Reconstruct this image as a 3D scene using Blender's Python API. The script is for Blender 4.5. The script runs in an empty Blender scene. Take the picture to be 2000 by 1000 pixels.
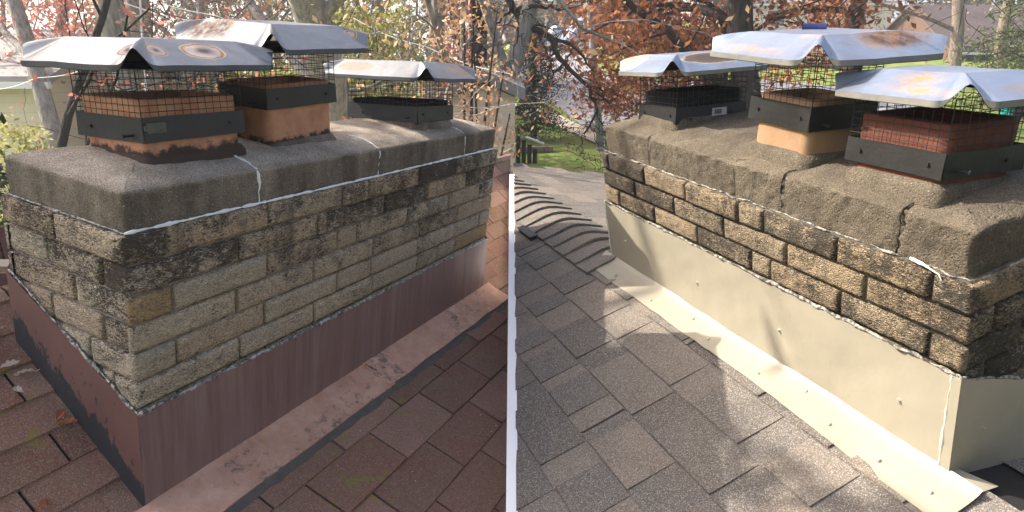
import bpy, bmesh, math, random
from mathutils import Vector, Matrix, noise
rad = math.radians
S = bpy.context.scene
# ---------------------------------------------------------------- camera, world, sun
CAMZ = 5.5
PITCH = rad(17.3)
FPX = 1220.0
cam = bpy.data.objects.new('camera', bpy.data.cameras.new('camera'))
S.collection.objects.link(cam); S.camera = cam
cam.location = (0, 0, CAMZ)
cam.rotation_euler = (rad(90) - PITCH, 0, 0)
cam.data.sensor_width = 36.0
cam.data.lens = 36.0 * FPX / 2000.0
cam.data.clip_start = 0.05; cam.data.clip_end = 3000
SUN = Vector((-0.76, 0.20, 0.62)).normalized()
W = bpy.data.worlds.new('World'); S.world = W; W.use_nodes = True
nt = W.node_tree
sky = nt.nodes.new('ShaderNodeTexSky'); sky.sky_type = 'NISHITA'; sky.sun_disc = False
sky.sun_elevation = math.asin(SUN.z); sky.sun_rotation = math.atan2(SUN.x, SUN.y)
sky.air_density = 0.8; sky.dust_density = 5.0; sky.ozone_density = 0.5
nt.links.new(sky.outputs[0], nt.nodes['Background'].inputs[0])
nt.nodes['Background'].inputs[1].default_value = 0.135
sl = bpy.data.lights.new('sun', 'SUN'); sl.energy = 3.9; sl.angle = rad(0.5); sl.color = (1.0, 0.93, 0.82)
so = bpy.data.objects.new('sun', sl); S.collection.objects.link(so)
so.rotation_euler = SUN.to_track_quat('Z', 'Y').to_euler(); so.location = (-20, 20, 30)
S.view_settings.view_transform = 'Standard'; S.view_settings.look = 'None'
S.view_settings.exposure = 1.75; S.view_settings.gamma = 1.0
S.render.resolution_x = 1024; S.render.resolution_y = 512
S.render.engine = 'CYCLES'
S.cycles.max_bounces = 6

# ---------------------------------------------------------------- frames fitted to the photograph
CAMM = Matrix(((1, 0, 0), (0, -math.sin(PITCH), math.cos(PITCH)), (0, -math.cos(PITCH), -math.sin(PITCH))))  # (right,down,fwd)->world
def cam2w(v): return CAMM @ Vector(v) + Vector((0, 0, CAMZ))
BL = Matrix(((0.41666243, -0.90006647, 0.12756491), (-0.25304052, -0.24961194, -0.93470014), (0.87313396, 0.35717535, -0.33175721)))
OL = Vector((-1.06075887, -0.05597665, 1.71064363))
BR = Matrix(((-0.36461833, 0.91363304, -0.17980067), (-0.32436603, -0.30562274, -0.89519906), (0.87283455, 0.26808469, -0.40778716)))
OR_ = Vector((1.09335168, 0.06888232, 1.48411812))
def frame(B, O, sx):
    b = CAMM @ B
    u, v, w = b.col[0] * sx, b.col[1], b.col[2]
    m = Matrix((u, v, w)).transposed().to_4x4(); m.translation = cam2w(O); return m
ML = frame(BL, OL, 1); MR = frame(BR, OR_, -1)
def at(px, py, Y):
    d = CAMM @ Vector(((px - 1000) / FPX, (py - 500) / FPX, 1)); return Vector((0, 0, CAMZ)) + d * (Y / d.y)

# ---------------------------------------------------------------- object helpers
def tag(o, label=None, cat=None, group=None, kind=None):
    if label: o['label'] = label
    if cat: o['category'] = cat
    if group: o['group'] = group
    if kind: o['kind'] = kind
    return o
def empty(name, mat, label=None, cat=None, group=None, parent=None):
    o = bpy.data.objects.new(name, None); S.collection.objects.link(o); o.empty_display_size = 0.1
    o.matrix_world = mat if isinstance(mat, Matrix) else Matrix.Translation(mat)
    return tag(o, label, cat, group)
class MB:
    def __init__(s): s.v = []; s.f = []; s.c = []; s.m = []
    def add(s, vs, fs, tint=None, mi=0):
        n = len(s.v); s.v += [tuple(p) for p in vs]
        for f in fs: s.f.append([n + i for i in f]); s.c.append(tint); s.m.append(mi)
    def box(s, a, b, tint=None, mi=0):
        x0, y0, z0 = a; x1, y1, z1 = b
        s.add([(x0,y0,z0),(x1,y0,z0),(x1,y1,z0),(x0,y1,z0),(x0,y0,z1),(x1,y0,z1),(x1,y1,z1),(x0,y1,z1)],
              [(0,3,2,1),(4,5,6,7),(0,1,5,4),(1,2,6,5),(2,3,7,6),(3,0,4,7)], tint, mi)
    def grid(s, fn, nu, nv, tint=None, closed=False, mi=0):
        vs = [fn(i / nu, j / nv) for j in range(nv + 1) for i in range(nu + (0 if closed else 1))]
        w = nu if closed else nu + 1
        fs = [(j*w+i, j*w+(i+1)%w, (j+1)*w+(i+1)%w, (j+1)*w+i) for j in range(nv) for i in range(nu)]
        s.add(vs, fs, tint, mi)
    def tube(s, pts, r, n=6, tint=None, cap=True, mi=0):
        pts = [Vector(p) for p in pts]; vs = []; prev = None
        for i, p in enumerate(pts):
            d = (pts[min(i+1, len(pts)-1)] - pts[max(i-1, 0)])
            if d.length < 1e-9: d = Vector((0, 0, 1))
            d.normalize()
            a = prev if prev is not None else (Vector((0, 0, 1)) if abs(d.z) < .9 else Vector((1, 0, 0)))
            e1 = (a - d * a.dot(d)); e1 = e1.normalized() if e1.length > 1e-6 else d.orthogonal().normalized()
            prev = e1; e2 = d.cross(e1)
            rr = r[i] if hasattr(r, '__len__') else r
            for k in range(n):
                t = 2*math.pi*k/n; vs.append(p + e1*(rr*math.cos(t)) + e2*(rr*math.sin(t)))
        fs = [(i*n+k, i*n+(k+1)%n, (i+1)*n+(k+1)%n, (i+1)*n+k) for i in range(len(pts)-1) for k in range(n)]
        if cap: fs += [tuple(range(n))[::-1], tuple(range((len(pts)-1)*n, len(pts)*n))]
        s.add(vs, fs, tint, mi)
    def build(s, name, mats, parent=None, local=None, sx=1, smooth=False, recalc=False):
        me = bpy.data.meshes.new(name)
        vs = [(p[0]*sx, p[1], p[2]) for p in s.v]
        me.from_pydata(vs, [], [f[::-1] for f in s.f] if sx < 0 else s.f)
        if any(c is not None for c in s.c):
            at_ = me.attributes.new('tint', 'FLOAT', 'FACE')
            at_.data.foreach_set('value', [c if c is not None else .5 for c in s.c])
        mats = mats if isinstance(mats, (list, tuple)) else [mats]
        for m in mats: me.materials.append(m)
        if len(mats) > 1: me.polygons.foreach_set('material_index', s.m)
        if recalc:
            bm = bmesh.new(); bm.from_mesh(me); bmesh.ops.recalc_face_normals(bm, faces=bm.faces); bm.to_mesh(me); bm.free()
        if smooth: me.polygons.foreach_set('use_smooth', [True]*len(me.polygons))
        o = bpy.data.objects.new(name, me); S.collection.objects.link(o)
        if parent is not None: o.parent = parent
        if local is not None:
            if parent is None: o.matrix_world = local
            else: o.matrix_local = local
        return o
def nz(x, y, z, sc=1.0): return noise.noise(Vector((x*sc, y*sc, z*sc)))
def fbm(x, y, z, sc, o=3):
    a = 0; k = 1
    for _ in range(o): a += k*noise.noise(Vector((x*sc, y*sc, z*sc))); sc *= 2.1; k *= .5
    return a

# ---------------------------------------------------------------- material helpers
class NT:
    def __init__(s, name, rough=.8, metal=0.0, spec=.3):
        s.m = bpy.data.materials.new(name); s.m.use_nodes = True; s.t = s.m.node_tree
        s.b = s.t.nodes['Principled BSDF']; s.b.inputs['Roughness'].default_value = rough
        s.b.inputs['Metallic'].default_value = metal; s.b.inputs['Specular IOR Level'].default_value = spec
        s.co = s.t.nodes.new('ShaderNodeTexCoord').outputs['Object']
    def put(s, sock, v):
        if isinstance(v, (int, float)): sock.default_value = v
        elif isinstance(v, (tuple, list)): sock.default_value = tuple(v) + ((1,) if len(v) == 3 and sock.type == 'RGBA' else ())
        else: s.t.links.new(v, sock)
    def mp(s, scale=(1, 1, 1), rot=(0, 0, 0), loc=(0, 0, 0), src=None):
        n = s.t.nodes.new('ShaderNodeMapping'); s.put(n.inputs[0], src or s.co)
        n.inputs['Scale'].default_value = scale; n.inputs['Rotation'].default_value = rot; n.inputs['Location'].default_value = loc
        return n.outputs[0]
    def noise(s, sc, det=4, rough=.6, vec=None, dist=0.0, col=False):
        n = s.t.nodes.new('ShaderNodeTexNoise'); s.put(n.inputs['Vector'], vec or s.co)
        n.inputs['Scale'].default_value = sc; n.inputs['Detail'].default_value = det
        n.inputs['Roughness'].default_value = rough; n.inputs['Distortion'].default_value = dist
        return n.outputs['Color' if col else 'Fac']
    def vor(s, sc, vec=None, feat='F1', out='Distance', rand=1.0):
        n = s.t.nodes.new('ShaderNodeTexVoronoi'); s.put(n.inputs['Vector'], vec or s.co); n.feature = feat
        n.inputs['Scale'].default_value = sc; n.inputs['Randomness'].default_value = rand
        return n.outputs[out]
    def ramp(s, f, stops, interp='LINEAR'):
        n = s.t.nodes.new('ShaderNodeValToRGB'); s.put(n.inputs[0], f); e = n.color_ramp.elements; n.color_ramp.interpolation = interp
        while len(e) < len(stops): e.new(.5)
        for el, (p, c) in zip(e, stops):
            el.position = p; el.color = ((c, c, c, 1) if isinstance(c, (int, float)) else tuple(c) + (1,))
        return n.outputs[0]
    def math(s, op, a, b=0.0, clamp=False):
        n = s.t.nodes.new('ShaderNodeMath'); n.operation = op; n.use_clamp = clamp; s.put(n.inputs[0], a); s.put(n.inputs[1], b); return n.outputs[0]
    def mix(s, f, a, b, mode='MIX'):
        n = s.t.nodes.new('ShaderNodeMix'); n.data_type = 'RGBA'; n.blend_type = mode
        s.put(n.inputs[0], f); s.put(n.inputs[6], a); s.put(n.inputs[7], b); return n.outputs[2]
    def attr(s, name='tint'):
        n = s.t.nodes.new('ShaderNodeAttribute'); n.attribute_name = name; return n.outputs['Fac']
    def sep(s, v=None):
        n = s.t.nodes.new('ShaderNodeSeparateXYZ'); s.put(n.inputs[0], v or s.co); return n.outputs
    def spot(s, c, r, wob=.25, wsc=14):
        """0 at the centre of an ellipsoid, 1 at its edge, wobbled"""
        n = s.t.nodes.new('ShaderNodeVectorMath'); n.operation = 'SUBTRACT'; s.put(n.inputs[0], s.co); n.inputs[1].default_value = c
        d = s.t.nodes.new('ShaderNodeVectorMath'); d.operation = 'DIVIDE'; s.put(d.inputs[0], n.outputs[0]); d.inputs[1].default_value = r
        l = s.t.nodes.new('ShaderNodeVectorMath'); l.operation = 'LENGTH'; s.put(l.inputs[0], d.outputs[0])
        w = s.math('MULTIPLY', s.math('SUBTRACT', s.noise(wsc, 4), .5), wob*2)
        return s.math('ADD', l.outputs['Value'], w)
    def bump(s, h, strength=.5, dist=.01):
        n = s.t.nodes.new('ShaderNodeBump'); s.put(n.inputs['Height'], h); n.inputs['Strength'].default_value = strength
        n.inputs['Distance'].default_value = dist; s.put(s.b.inputs['Normal'], n.outputs[0]); return s
    def col(s, c): s.put(s.b.inputs['Base Color'], c); return s
def flat(name, c, rough=.7, metal=0.0, var=.25, sc=20, bump=.2, spec=.3):
    m = NT(name, rough, metal, spec); n = m.noise(sc, 5)
    m.col(m.mix(n, tuple(x*(1-var) for x in c), tuple(min(1, x*(1+var)) for x in c)))
    if bump: m.bump(m.noise(sc*4, 4), bump, .004)
    return m.m

def concrete(name, side_dark, light, dark, speck):
    m = NT(name, .95, 0, .15)
    big = m.noise(3.2, 4, .6); streak = m.noise(5, 4, .6, m.mp((2.2, 2.2, .25)))
    fine = m.noise(260, 2, .7); mid = m.noise(45, 4, .7)
    nrm = m.t.nodes.new('ShaderNodeNewGeometry').outputs['Normal']
    a = m.math('ADD', m.math('MULTIPLY', big, .5), m.math('MULTIPLY', streak, .5))
    # shading put into the colour: the slab's vertical sides are darker than its top
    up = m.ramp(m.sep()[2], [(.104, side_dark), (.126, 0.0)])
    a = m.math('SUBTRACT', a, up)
    c = m.ramp(a, [(.18, dark), (.45, tuple((x+y)/2 for x, y in zip(light, dark))), (.68, light)])
    c = m.mix(m.math('MULTIPLY', m.ramp(mid, [(.35, 0), (.7, 1)]), .35), c, tuple(x*.45 for x in light))
    c = m.mix(m.ramp(fine, [(.36, .75), (.62, 0)]), c, tuple(x*.5 for x in dark))
    sp = m.vor(95); spm = m.ramp(sp, [(.10, 1), (.17, 0)])
    keep = m.ramp(m.noise(60, 2), [(.52, 0), (.62, 1)])
    c = m.mix(m.math('MULTIPLY', m.math('MULTIPLY', spm, keep), speck), c, (.62, .58, .52))
    m.col(c)
    pits = m.ramp(m.vor(70), [(.0, 0), (.35, 1)])
    m.bump(m.math('ADD', m.math('MULTIPLY', fine, .8), m.math('ADD', m.math('MULTIPLY', mid, 1.0), m.math('MULTIPLY', pits, .5))), .9, .006)
    return m.m
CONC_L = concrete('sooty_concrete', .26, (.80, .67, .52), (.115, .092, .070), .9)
CONC_R = concrete('worn_concrete', .05, (.215, .178, .128), (.056, .045, .034), .4)

def brick_mat(name, cream, buff, soot, sootamt, ztop):
    m = NT(name, .9, 0, .2)
    t = m.attr()
    base = m.ramp(t, [(0, buff), (.35, cream), (.6, tuple(x*.85 for x in cream)), (.80, tuple(x*.92 for x in buff)), (.94, cream), (1.0, (.74, .50, .25))])
    v1 = m.mp((1, 1, 2.4), (0, .25, 0))
    wr = m.noise(72, 5, .7, v1, 1.4); cr = m.noise(120, 4, .7, v1, .6)
    cell = m.vor(85, m.mp((1, 1, 1.9), (0, .3, 0)), 'DISTANCE_TO_EDGE')
    big = m.noise(5.5, 4, .65); big2 = m.noise(17, 3, .6)
    z = m.sep()[2]
    amt = m.math('ADD', m.math('MULTIPLY', m.math('SUBTRACT', big, .5), 1.15), m.math('MULTIPLY', m.math('SUBTRACT', big2, .5), .8))
    amt = m.math('ADD', amt, m.ramp(m.math('ADD', z, 1.0), [(1-.42, 0), (1-.02, ztop)]))
    amt = m.math('ADD', amt, m.math('ADD', m.math('MULTIPLY', m.math('FRACT', m.math('MULTIPLY', t, 7.31)), .50), sootamt-.20))
    grime = m.math('ADD', amt, m.math('MULTIPLY', m.math('SUBTRACT', .5, wr), 2.6))
    g = m.ramp(grime, [(.16, 0), (.42, .94)])
    c = m.mix(m.math('MULTIPLY', m.ramp(cr, [(.38, 1), (.55, 0)]), .18), base, tuple(x*.45 for x in cream))
    c = m.mix(m.math('MULTIPLY', m.ramp(cell, [(.0, 1), (.10, 0)]), .4), c, tuple(x*.3 for x in cream))
    vn = m.math('ABSOLUTE', m.math('SUBTRACT', m.noise(52, 4, .6, v1, 1.0), .5))
    vn2 = m.math('ABSOLUTE', m.math('SUBTRACT', m.noise(105, 3, .6, v1, .5), .5))
    c = m.mix(m.math('MULTIPLY', m.ramp(vn, [(.0, 1), (.045, 0)]), .85), c, tuple(x*1.3 for x in soot))
    c = m.mix(m.math('MULTIPLY', m.ramp(vn2, [(.0, 1), (.05, 0)]), .35), c, tuple(x*.3 for x in buff))
    c = m.mix(g, c, soot)
    drip = m.ramp(m.math('ADD', m.noise(9, 4, .65, m.mp((1, 1, .22))), m.math('MULTIPLY', z, .35)), [(.50, 0), (.66, .6)])
    c = m.mix(drip, c, tuple(x*1.6 for x in soot))
    moss = m.ramp(m.noise(9, 3, .6, m.mp((1, 1, 1), loc=(3, 1, 2))), [(.70, 0), (.76, 1)])
    c = m.mix(m.math('MULTIPLY', moss, .6), c, (.10, .11, .025))
    m.col(c)
    m.bump(m.math('ADD', m.math('MULTIPLY', wr, 1.0), m.math('ADD', m.math('MULTIPLY', cr, .5), m.math('MULTIPLY', m.ramp(cell, [(0, 0), (.25, 1)]), .35))), 1.0, .012)
    return m.m
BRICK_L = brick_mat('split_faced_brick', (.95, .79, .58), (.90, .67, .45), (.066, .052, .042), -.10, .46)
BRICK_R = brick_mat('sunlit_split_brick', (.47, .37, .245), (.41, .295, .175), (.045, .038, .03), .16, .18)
def mortar(name, c):
    m = NT(name, .95, 0, .1); n = m.noise(24, 5, .7)
    m.col(m.mix(m.ramp(n, [(.35, 0), (.65, 1)]), tuple(x*.3 for x in c), c)); m.bump(m.noise(90, 4), .7, .006); return m.m
MORTAR_L = mortar('grey_mortar', (.40, .33, .27)); MORTAR_R = mortar('dark_mortar', (.15, .13, .10))
SEAL = flat('white_sealant', (.78, .77, .75), .55, 0, .12, 60, .5)
SEALG = NT('silver_sealant', .35, .3); SEALG.col(SEALG.mix(SEALG.ramp(SEALG.noise(70, 4), [(.4, 0), (.6, 1)]), (.10, .09, .08), (.55, .53, .50))); SEALG.bump(SEALG.noise(110, 3), 1, .01); SEALG = SEALG.m

# ---------------------------------------------------------------- chimneys
def brickwork(parent, sx, L, D, H, ch, jl, jo, mortm, brickm, rnd, depth_at):
    """mortar core plus split-faced bricks on all four faces, one mesh"""
    mb = MB(); e = .011
    mb.box((e, e, -H), (L-e, D-e, -.001), None, 1)
    gap = .0066
    def slab(axis, a0, a1, z0, z1, face, tint, res, out):
        # face: 0 y=0, 1 x=0, 2 y=D, 3 x=L ; a along the face
        nu = max(2, int((a1-a0)/res)); nv = max(2, int((z1-z0)/res)); s = rnd.random()*50
        tilt = rnd.uniform(-.0025, .0025); pop = out + rnd.uniform(-.003, .004)
        def P(a, z, d):
            if face == 0: return (a, -d, z)
            if face == 1: return (-d, a, z)
            if face == 2: return (a, D+d, z)
            return (L+d, a, z)
        def fn(i, j):
            a = a0+(a1-a0)*i; z = z0+(z1-z0)*j
            ea = min(a-a0, a1-a)/.012; ez = min(z-z0, z1-z)/.010
            ed = min(1, ea, ez); ed = max(0, ed)
            d = pop + tilt*(i*2-1) + .0050*fbm(a+s, z*1.7, s, 34, 3) + .0022*fbm(a+s, z, s, 130, 2)
            a += .0016*nz(a, z, s, 60)*(1 if 0 < i < 1 else 0)
            jag = .0035*nz(a*1.0, s, z, 55)
            if j == 0: z += jag*.5
            if j == 1: z += jag*.5
            return P(a, z, d*ed + (1-ed)*(pop-.005))
        vs = [fn(i/nu, j/nv) for j in range(nv+1) for i in range(nu+1)]; w = nu+1
        flip = face in (1, 2)
        fs = [(j*w+i, j*w+i+1, (j+1)*w+i+1, (j+1)*w+i) for j in range(nv) for i in range(nu)]
        # rim back to the core
        ring = [i for i in range(nu+1)] + [j*w+nu for j in range(1, nv+1)] + [nv*w+i for i in range(nu-1, -1, -1)] + [j*w for j in range(nv-1, 0, -1)]
        n0 = len(vs)
        for k in ring:
            p = list(vs[k])
            if face == 0: p[1] = e+.002
            elif face == 1: p[0] = e+.002
            elif face == 2: p[1] = D-e-.002
            else: p[0] = L-e-.002
            vs.append(p)
        m = len(ring)
        fs += [(ring[k], n0+k, n0+(k+1) % m, ring[(k+1) % m]) for k in range(m)]
        if flip: fs = [f[::-1] for f in fs]
        mb.add(vs, fs, tint, 0)
    n = int(math.ceil(H/ch))
    for k in range(n):
        z1 = -k*ch - gap; z0 = -(k+1)*ch + gap
        js = sorted(jl.get(k, []) or [x for x in [(.13 if k % 2 == 0 else .385) + .385*i for i in range(20)] if x < L-.06])
        js = [-.006] + js + [L+.006]
        prj = .004 if k else .010
        for a, b in zip(js[:-1], js[1:]):
            t = rnd.random()*.93 if rnd.random() > .06 else 1.0
            slab(0, a+(gap if a > 0 else 0), b-(gap if b < L else 0), z0, z1, 0, t, .0085, prj)
            slab(0, a+(gap if a > 0 else 0), b-(gap if b < L else 0), z0, z1, 2, rnd.random()*.9, .04, .004)
        js = jo.get(k) or ([.2, D-.19] if k % 2 else [.385])
        js = [0.0005] + [x for x in js if x < D-.04] + [D-.0005]
        for a, b in zip(js[:-1], js[1:]):
            slab(0, a+(gap if a > .01 else 0), b-gap, z0, z1, 1, rnd.random()*.9, .0085, prj)
            slab(0, a+(gap if a > .01 else 0), b-gap, z0, z1, 3, rnd.random()*.9, .03, .004)
    return mb.build('brickwork', [brickm, mortm], parent, None, sx, True)

def crown(parent, sx, L, D, C, ins, mat, cracks, seed, rough=1.0):
    """cast slab with rounded shoulders, a wash rising to the middle, wobbly edges"""
    mb = MB(); r = .012
    x0, x1, y0, y1 = ins, L-ins, ins, D-ins
    # perimeter parameters
    res = .011
    nx = int((x1-x0)/res); ny = int((y1-y0)/res)
    prof = [(0, 0), (0, .012)] + [(0, C*k/9) for k in range(2, 8)] + [(r*(1-math.cos(t)), C-r+r*math.sin(t)) for t in [i*math.pi/2/6 for i in range(0, 7)]]
    prof += [(r+k*.0125, C+(.036 if sx > 0 else .024)*(1-math.exp(-k*.0125/.08))) for k in range(1, 18)]
    def wash(x, y):
        b = .004*fbm(x, y, seed, 5, 2) + .003*fbm(x, y, seed+3, 22, 3)
        return b
    def pt(x, y, ins_, z):
        # corner-rounded rectangle
        px = min(max(x, x0+ins_), x1-ins_); py = min(max(y, y0+ins_), y1-ins_)
        # wobble outward
        n1 = fbm(x, y, z+seed, 7, 2)*.006 + fbm(x, y, z*1.5+seed, 38, 3)*.0028*rough + fbm(x, y, z+seed, 110, 2)*.0010*rough
        cx = (px-(x0+x1)/2)/((x1-x0)/2); cy = (py-(y0+y1)/2)/((y1-y0)/2)
        ox = n1 if abs(cx) > .999-ins_*2/(x1-x0) else 0; oy = n1 if abs(cy) > .999-ins_*2/(y1-y0) else 0
        zz = z
        k = min(1, ins_/.04)
        cr = 0
        for (cx_, dep, wd) in cracks:
            if y < D*.5:
                w = cx_ + .010*nz(z*1.0, y*1.0, cx_*9, 16) + .006*nz(z, y, cx_, 60)
                q = abs(px-w)
                if q < wd: cr = max(cr, dep*(1-q/wd))
        ox *= (1 if cx > 0 else -1); oy = oy*(1 if cy > 0 else -1)
        if ins_ < r*.9 and cr:
            if cy < -.95: oy += cr
        if ins_ >= r*.5: zz -= cr*max(0, 1-ins_/.12)
        # round vertical edges
        for (qx, qy, sxn, syn) in ((x0, y0, 1, 1), (x1, y0, -1, 1), (x0, y1, 1, -1), (x1, y1, -1, -1)):
            rr = .018
            dx = (px-qx)*sxn-ins_; dy = (py-qy)*syn-ins_
            if dx < rr and dy < rr:
                vx, vy = rr-dx, rr-dy; l = math.hypot(vx, vy)
                if l > 1e-6 and l > rr*0.999:
                    f = rr/l; px = qx+sxn*(ins_+rr-vx*f); py = qy+syn*(ins_+rr-vy*f)
        return (px+ox, py+oy, zz + wash(px, py)*k)
    def loop(ins_, z):
        L_ = []
        for i in range(nx): L_.append(pt(x0+(x1-x0)*i/nx, y0, ins_, z))
        for i in range(ny): L_.append(pt(x1, y0+(y1-y0)*i/ny, ins_, z))
        for i in range(nx): L_.append(pt(x1-(x1-x0)*i/nx, y1, ins_, z))
        for i in range(ny): L_.append(pt(x0, y1-(y1-y0)*i/ny, ins_, z))
        return L_
    loops = [loop(a, b) for a, b in prof]; m = len(loops[0]); vs = [p for l in loops for p in l]
    fs = [(j*m+i, j*m+(i+1) % m, (j+1)*m+(i+1) % m, (j+1)*m+i) for j in range(len(loops)-1) for i in range(m)]
    top = (len(loops)-1)*m
    cz = prof[-1][1]+.002
    vs.append(((x0+x1)/2, (y0+y1)/2, cz)); c = len(vs)-1
    # fill the middle with strips between the two long sides
    fs += [(top+i, top+i+1, top+2*nx+ny-i-1, top+2*nx+ny-i) for i in range(nx)]
    fs += [(c, c, c)] if False else []
    # short ends collapse onto themselves
    fs += [tuple([top+nx+i for i in range(ny+1)])]
    fs += [tuple([top+2*nx+ny+i for i in range(ny)] + [top])]
    vs.pop()
    mb.add(vs, fs)
    return mb.build('crown', mat, parent, None, sx, True)

def wiggle_tube(pts, r, seed, amp=.003, step=.012, n=6):
    out = []; rs = []
    for a, b in zip(pts[:-1], pts[1:]):
        a = Vector(a); b = Vector(b); k = max(1, int((b-a).length/step))
        for i in range(k):
            p = a.lerp(b, i/k); w = Vector((nz(p.x, p.y, p.z+seed, 25), nz(p.y, p.z, p.x+seed, 25), nz(p.z, p.x, p.y+seed, 25)))*amp
            out.append(p+w); rs.append(r*max(.12, 1+1.3*nz(p.x, p.y, p.z+seed+7, 19)+.7*nz(p.x, p.y, p.z+seed+7, 70)))
    out.append(Vector(pts[-1])); rs.append(r*.6)
    mb = MB(); mb.tube(out, rs, n); return mb

# lid material: galvanised sheet with rust rings
def lid_mat(name, spots, base=(.60, .64, .70), rough=.32, metal=.55):
    m = NT(name, rough, metal, .5)
    n = m.noise(7, 4); c = m.mix(n, tuple(x*.82 for x in base), tuple(min(1, x*1.12) for x in base))
    c = m.mix(m.math('MULTIPLY', m.ramp(m.noise(30, 5, .7), [(.5, 0), (.75, 1)]), .35), c, tuple(x*1.25 for x in base))
    msk = None
    c = m.mix(m.math('MULTIPLY', m.ramp(m.noise(11, 6, .75), [(.50, 0), (.66, 1)]), .45), c, (.20, .165, .13))
    for (ce, r, kind) in spots:
        d = m.spot(ce, r, .22 if kind != 'wash' else .5, 22 if kind != 'wash' else 12)
        if kind == 'ring':
            k = m.ramp(d, [(.0, 1), (.86, 1), (.97, 1), (1.12, 0)])
            cc = m.ramp(d, [(.2, (.10, .09, .09)), (.45, (.42, .33, .28)), (.72, (.52, .42, .36)), (.86, (.30, .13, .06)), (.98, (.62, .50, .30))])
        elif kind == 'dark':
            k = m.ramp(d, [(.9, 1), (1.05, 0)])
            cc = m.ramp(d, [(.5, (.055, .04, .035)), (.85, (.10, .065, .045)), (.97, (.5, .42, .30))])
        elif kind == 'darkwash':
            k = m.math('MULTIPLY', m.ramp(d, [(.55, 1), (1.1, 0)]), m.ramp(m.noise(30, 6, .75), [(.32, .3), (.5, 1)]))
            cc = m.mix(m.ramp(m.noise(24, 5, .7), [(.4, 0), (.65, 1)]), (.05, .032, .025), (.20, .10, .05))
        elif kind == 'brown':
            k = m.ramp(d, [(.85, .95), (1.1, 0)])
            cc = m.mix(m.noise(60, 4), (.17, .12, .09), (.33, .25, .20))
        elif kind == 'tan':
            k = m.ramp(d, [(.85, .95), (1.1, 0)])
            cc = m.mix(m.noise(60, 4), (.42, .30, .16), (.62, .50, .33))
        else:  # wash of orange rust
            k = m.math('MULTIPLY', m.ramp(d, [(.3, 1), (1.05, 0)]), m.ramp(m.noise(38, 6, .75, m.mp((1, 1, .35))), [(.40, .15), (.56, 1)]))
            cc = m.mix(m.noise(35, 5, .7), (.20, .10, .045), (.32, .20, .105))
        c = m.mix(k, c, cc); msk = k if msk is None else m.math('MAXIMUM', msk, k)
    m.col(c)
    if msk is not None:
        m.put(m.b.inputs['Metallic'], m.math('MULTIPLY', m.math('SUBTRACT', 1.0, msk), metal))
        m.put(m.b.inputs['Roughness'], m.math('ADD', m.math('MULTIPLY', msk, .5), rough))
    m.bump(m.math('ADD', m.noise(9, 3), m.math('MULTIPLY', m.noise(55, 3), .12)), .35, .012)
    return m.m
BLACK = flat('black_painted_steel', (.026, .026, .027), .5, 0, .35, 14, .35, .4)
BLACKR = flat('dusty_black_steel', (.009, .0085, .0075), .55, 0, .3, 14, .35, .4)
SOOT = flat('sooty_steel', (.012, .012, .013), .85, 0, .3, 14, .2, .1)
WIRE = flat('dark_wire', (.022, .022, .024), .5, .3, .2, 30, 0)
CLAY = NT('orange_clay', .85, 0, .2)
_n = CLAY.noise(13, 5, .65); _z = CLAY.sep()[2]
_c = CLAY.mix(CLAY.ramp(_n, [(.35, 0), (.65, 1)]), (.40, .175, .10), (.52, .27, .155))
_s = CLAY.ramp(CLAY.math('ADD', CLAY.math('MULTIPLY', CLAY.noise(24, 5, .7), .10), CLAY.math('MULTIPLY', _z, 1)), [(.095, 1), (.108, 0)])
CLAY.col(CLAY.mix(CLAY.math('MULTIPLY', _s, .93), _c, (.03, .026, .022))); CLAY.bump(CLAY.noise(70, 4), .5, .004); CLAY = CLAY.m
CLAYR = flat('brown_clay', (.27, .165, .092), .85, 0, .3, 16, .5)
CLAYD = flat('dark_red_clay', (.11, .036, .022), .8, 0, .35, 16, .5)
RIM_L = flat('dark_reflection_rim', (.075, .08, .085), .55, .2, .3, 25, .3, .4); RIM_R = flat('dim_reflection_rim', (.16, .155, .135), .6, .1, .3, 25, .3, .4)  # lid flanges: the dark ground they would reflect is put into the colour
STICK = flat('white_paper', (.35, .35, .35), .6, 0, .05, 10, 0)
INK = flat('black_ink', (.03, .03, .03), .6, 0, .05, 10, 0)

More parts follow.
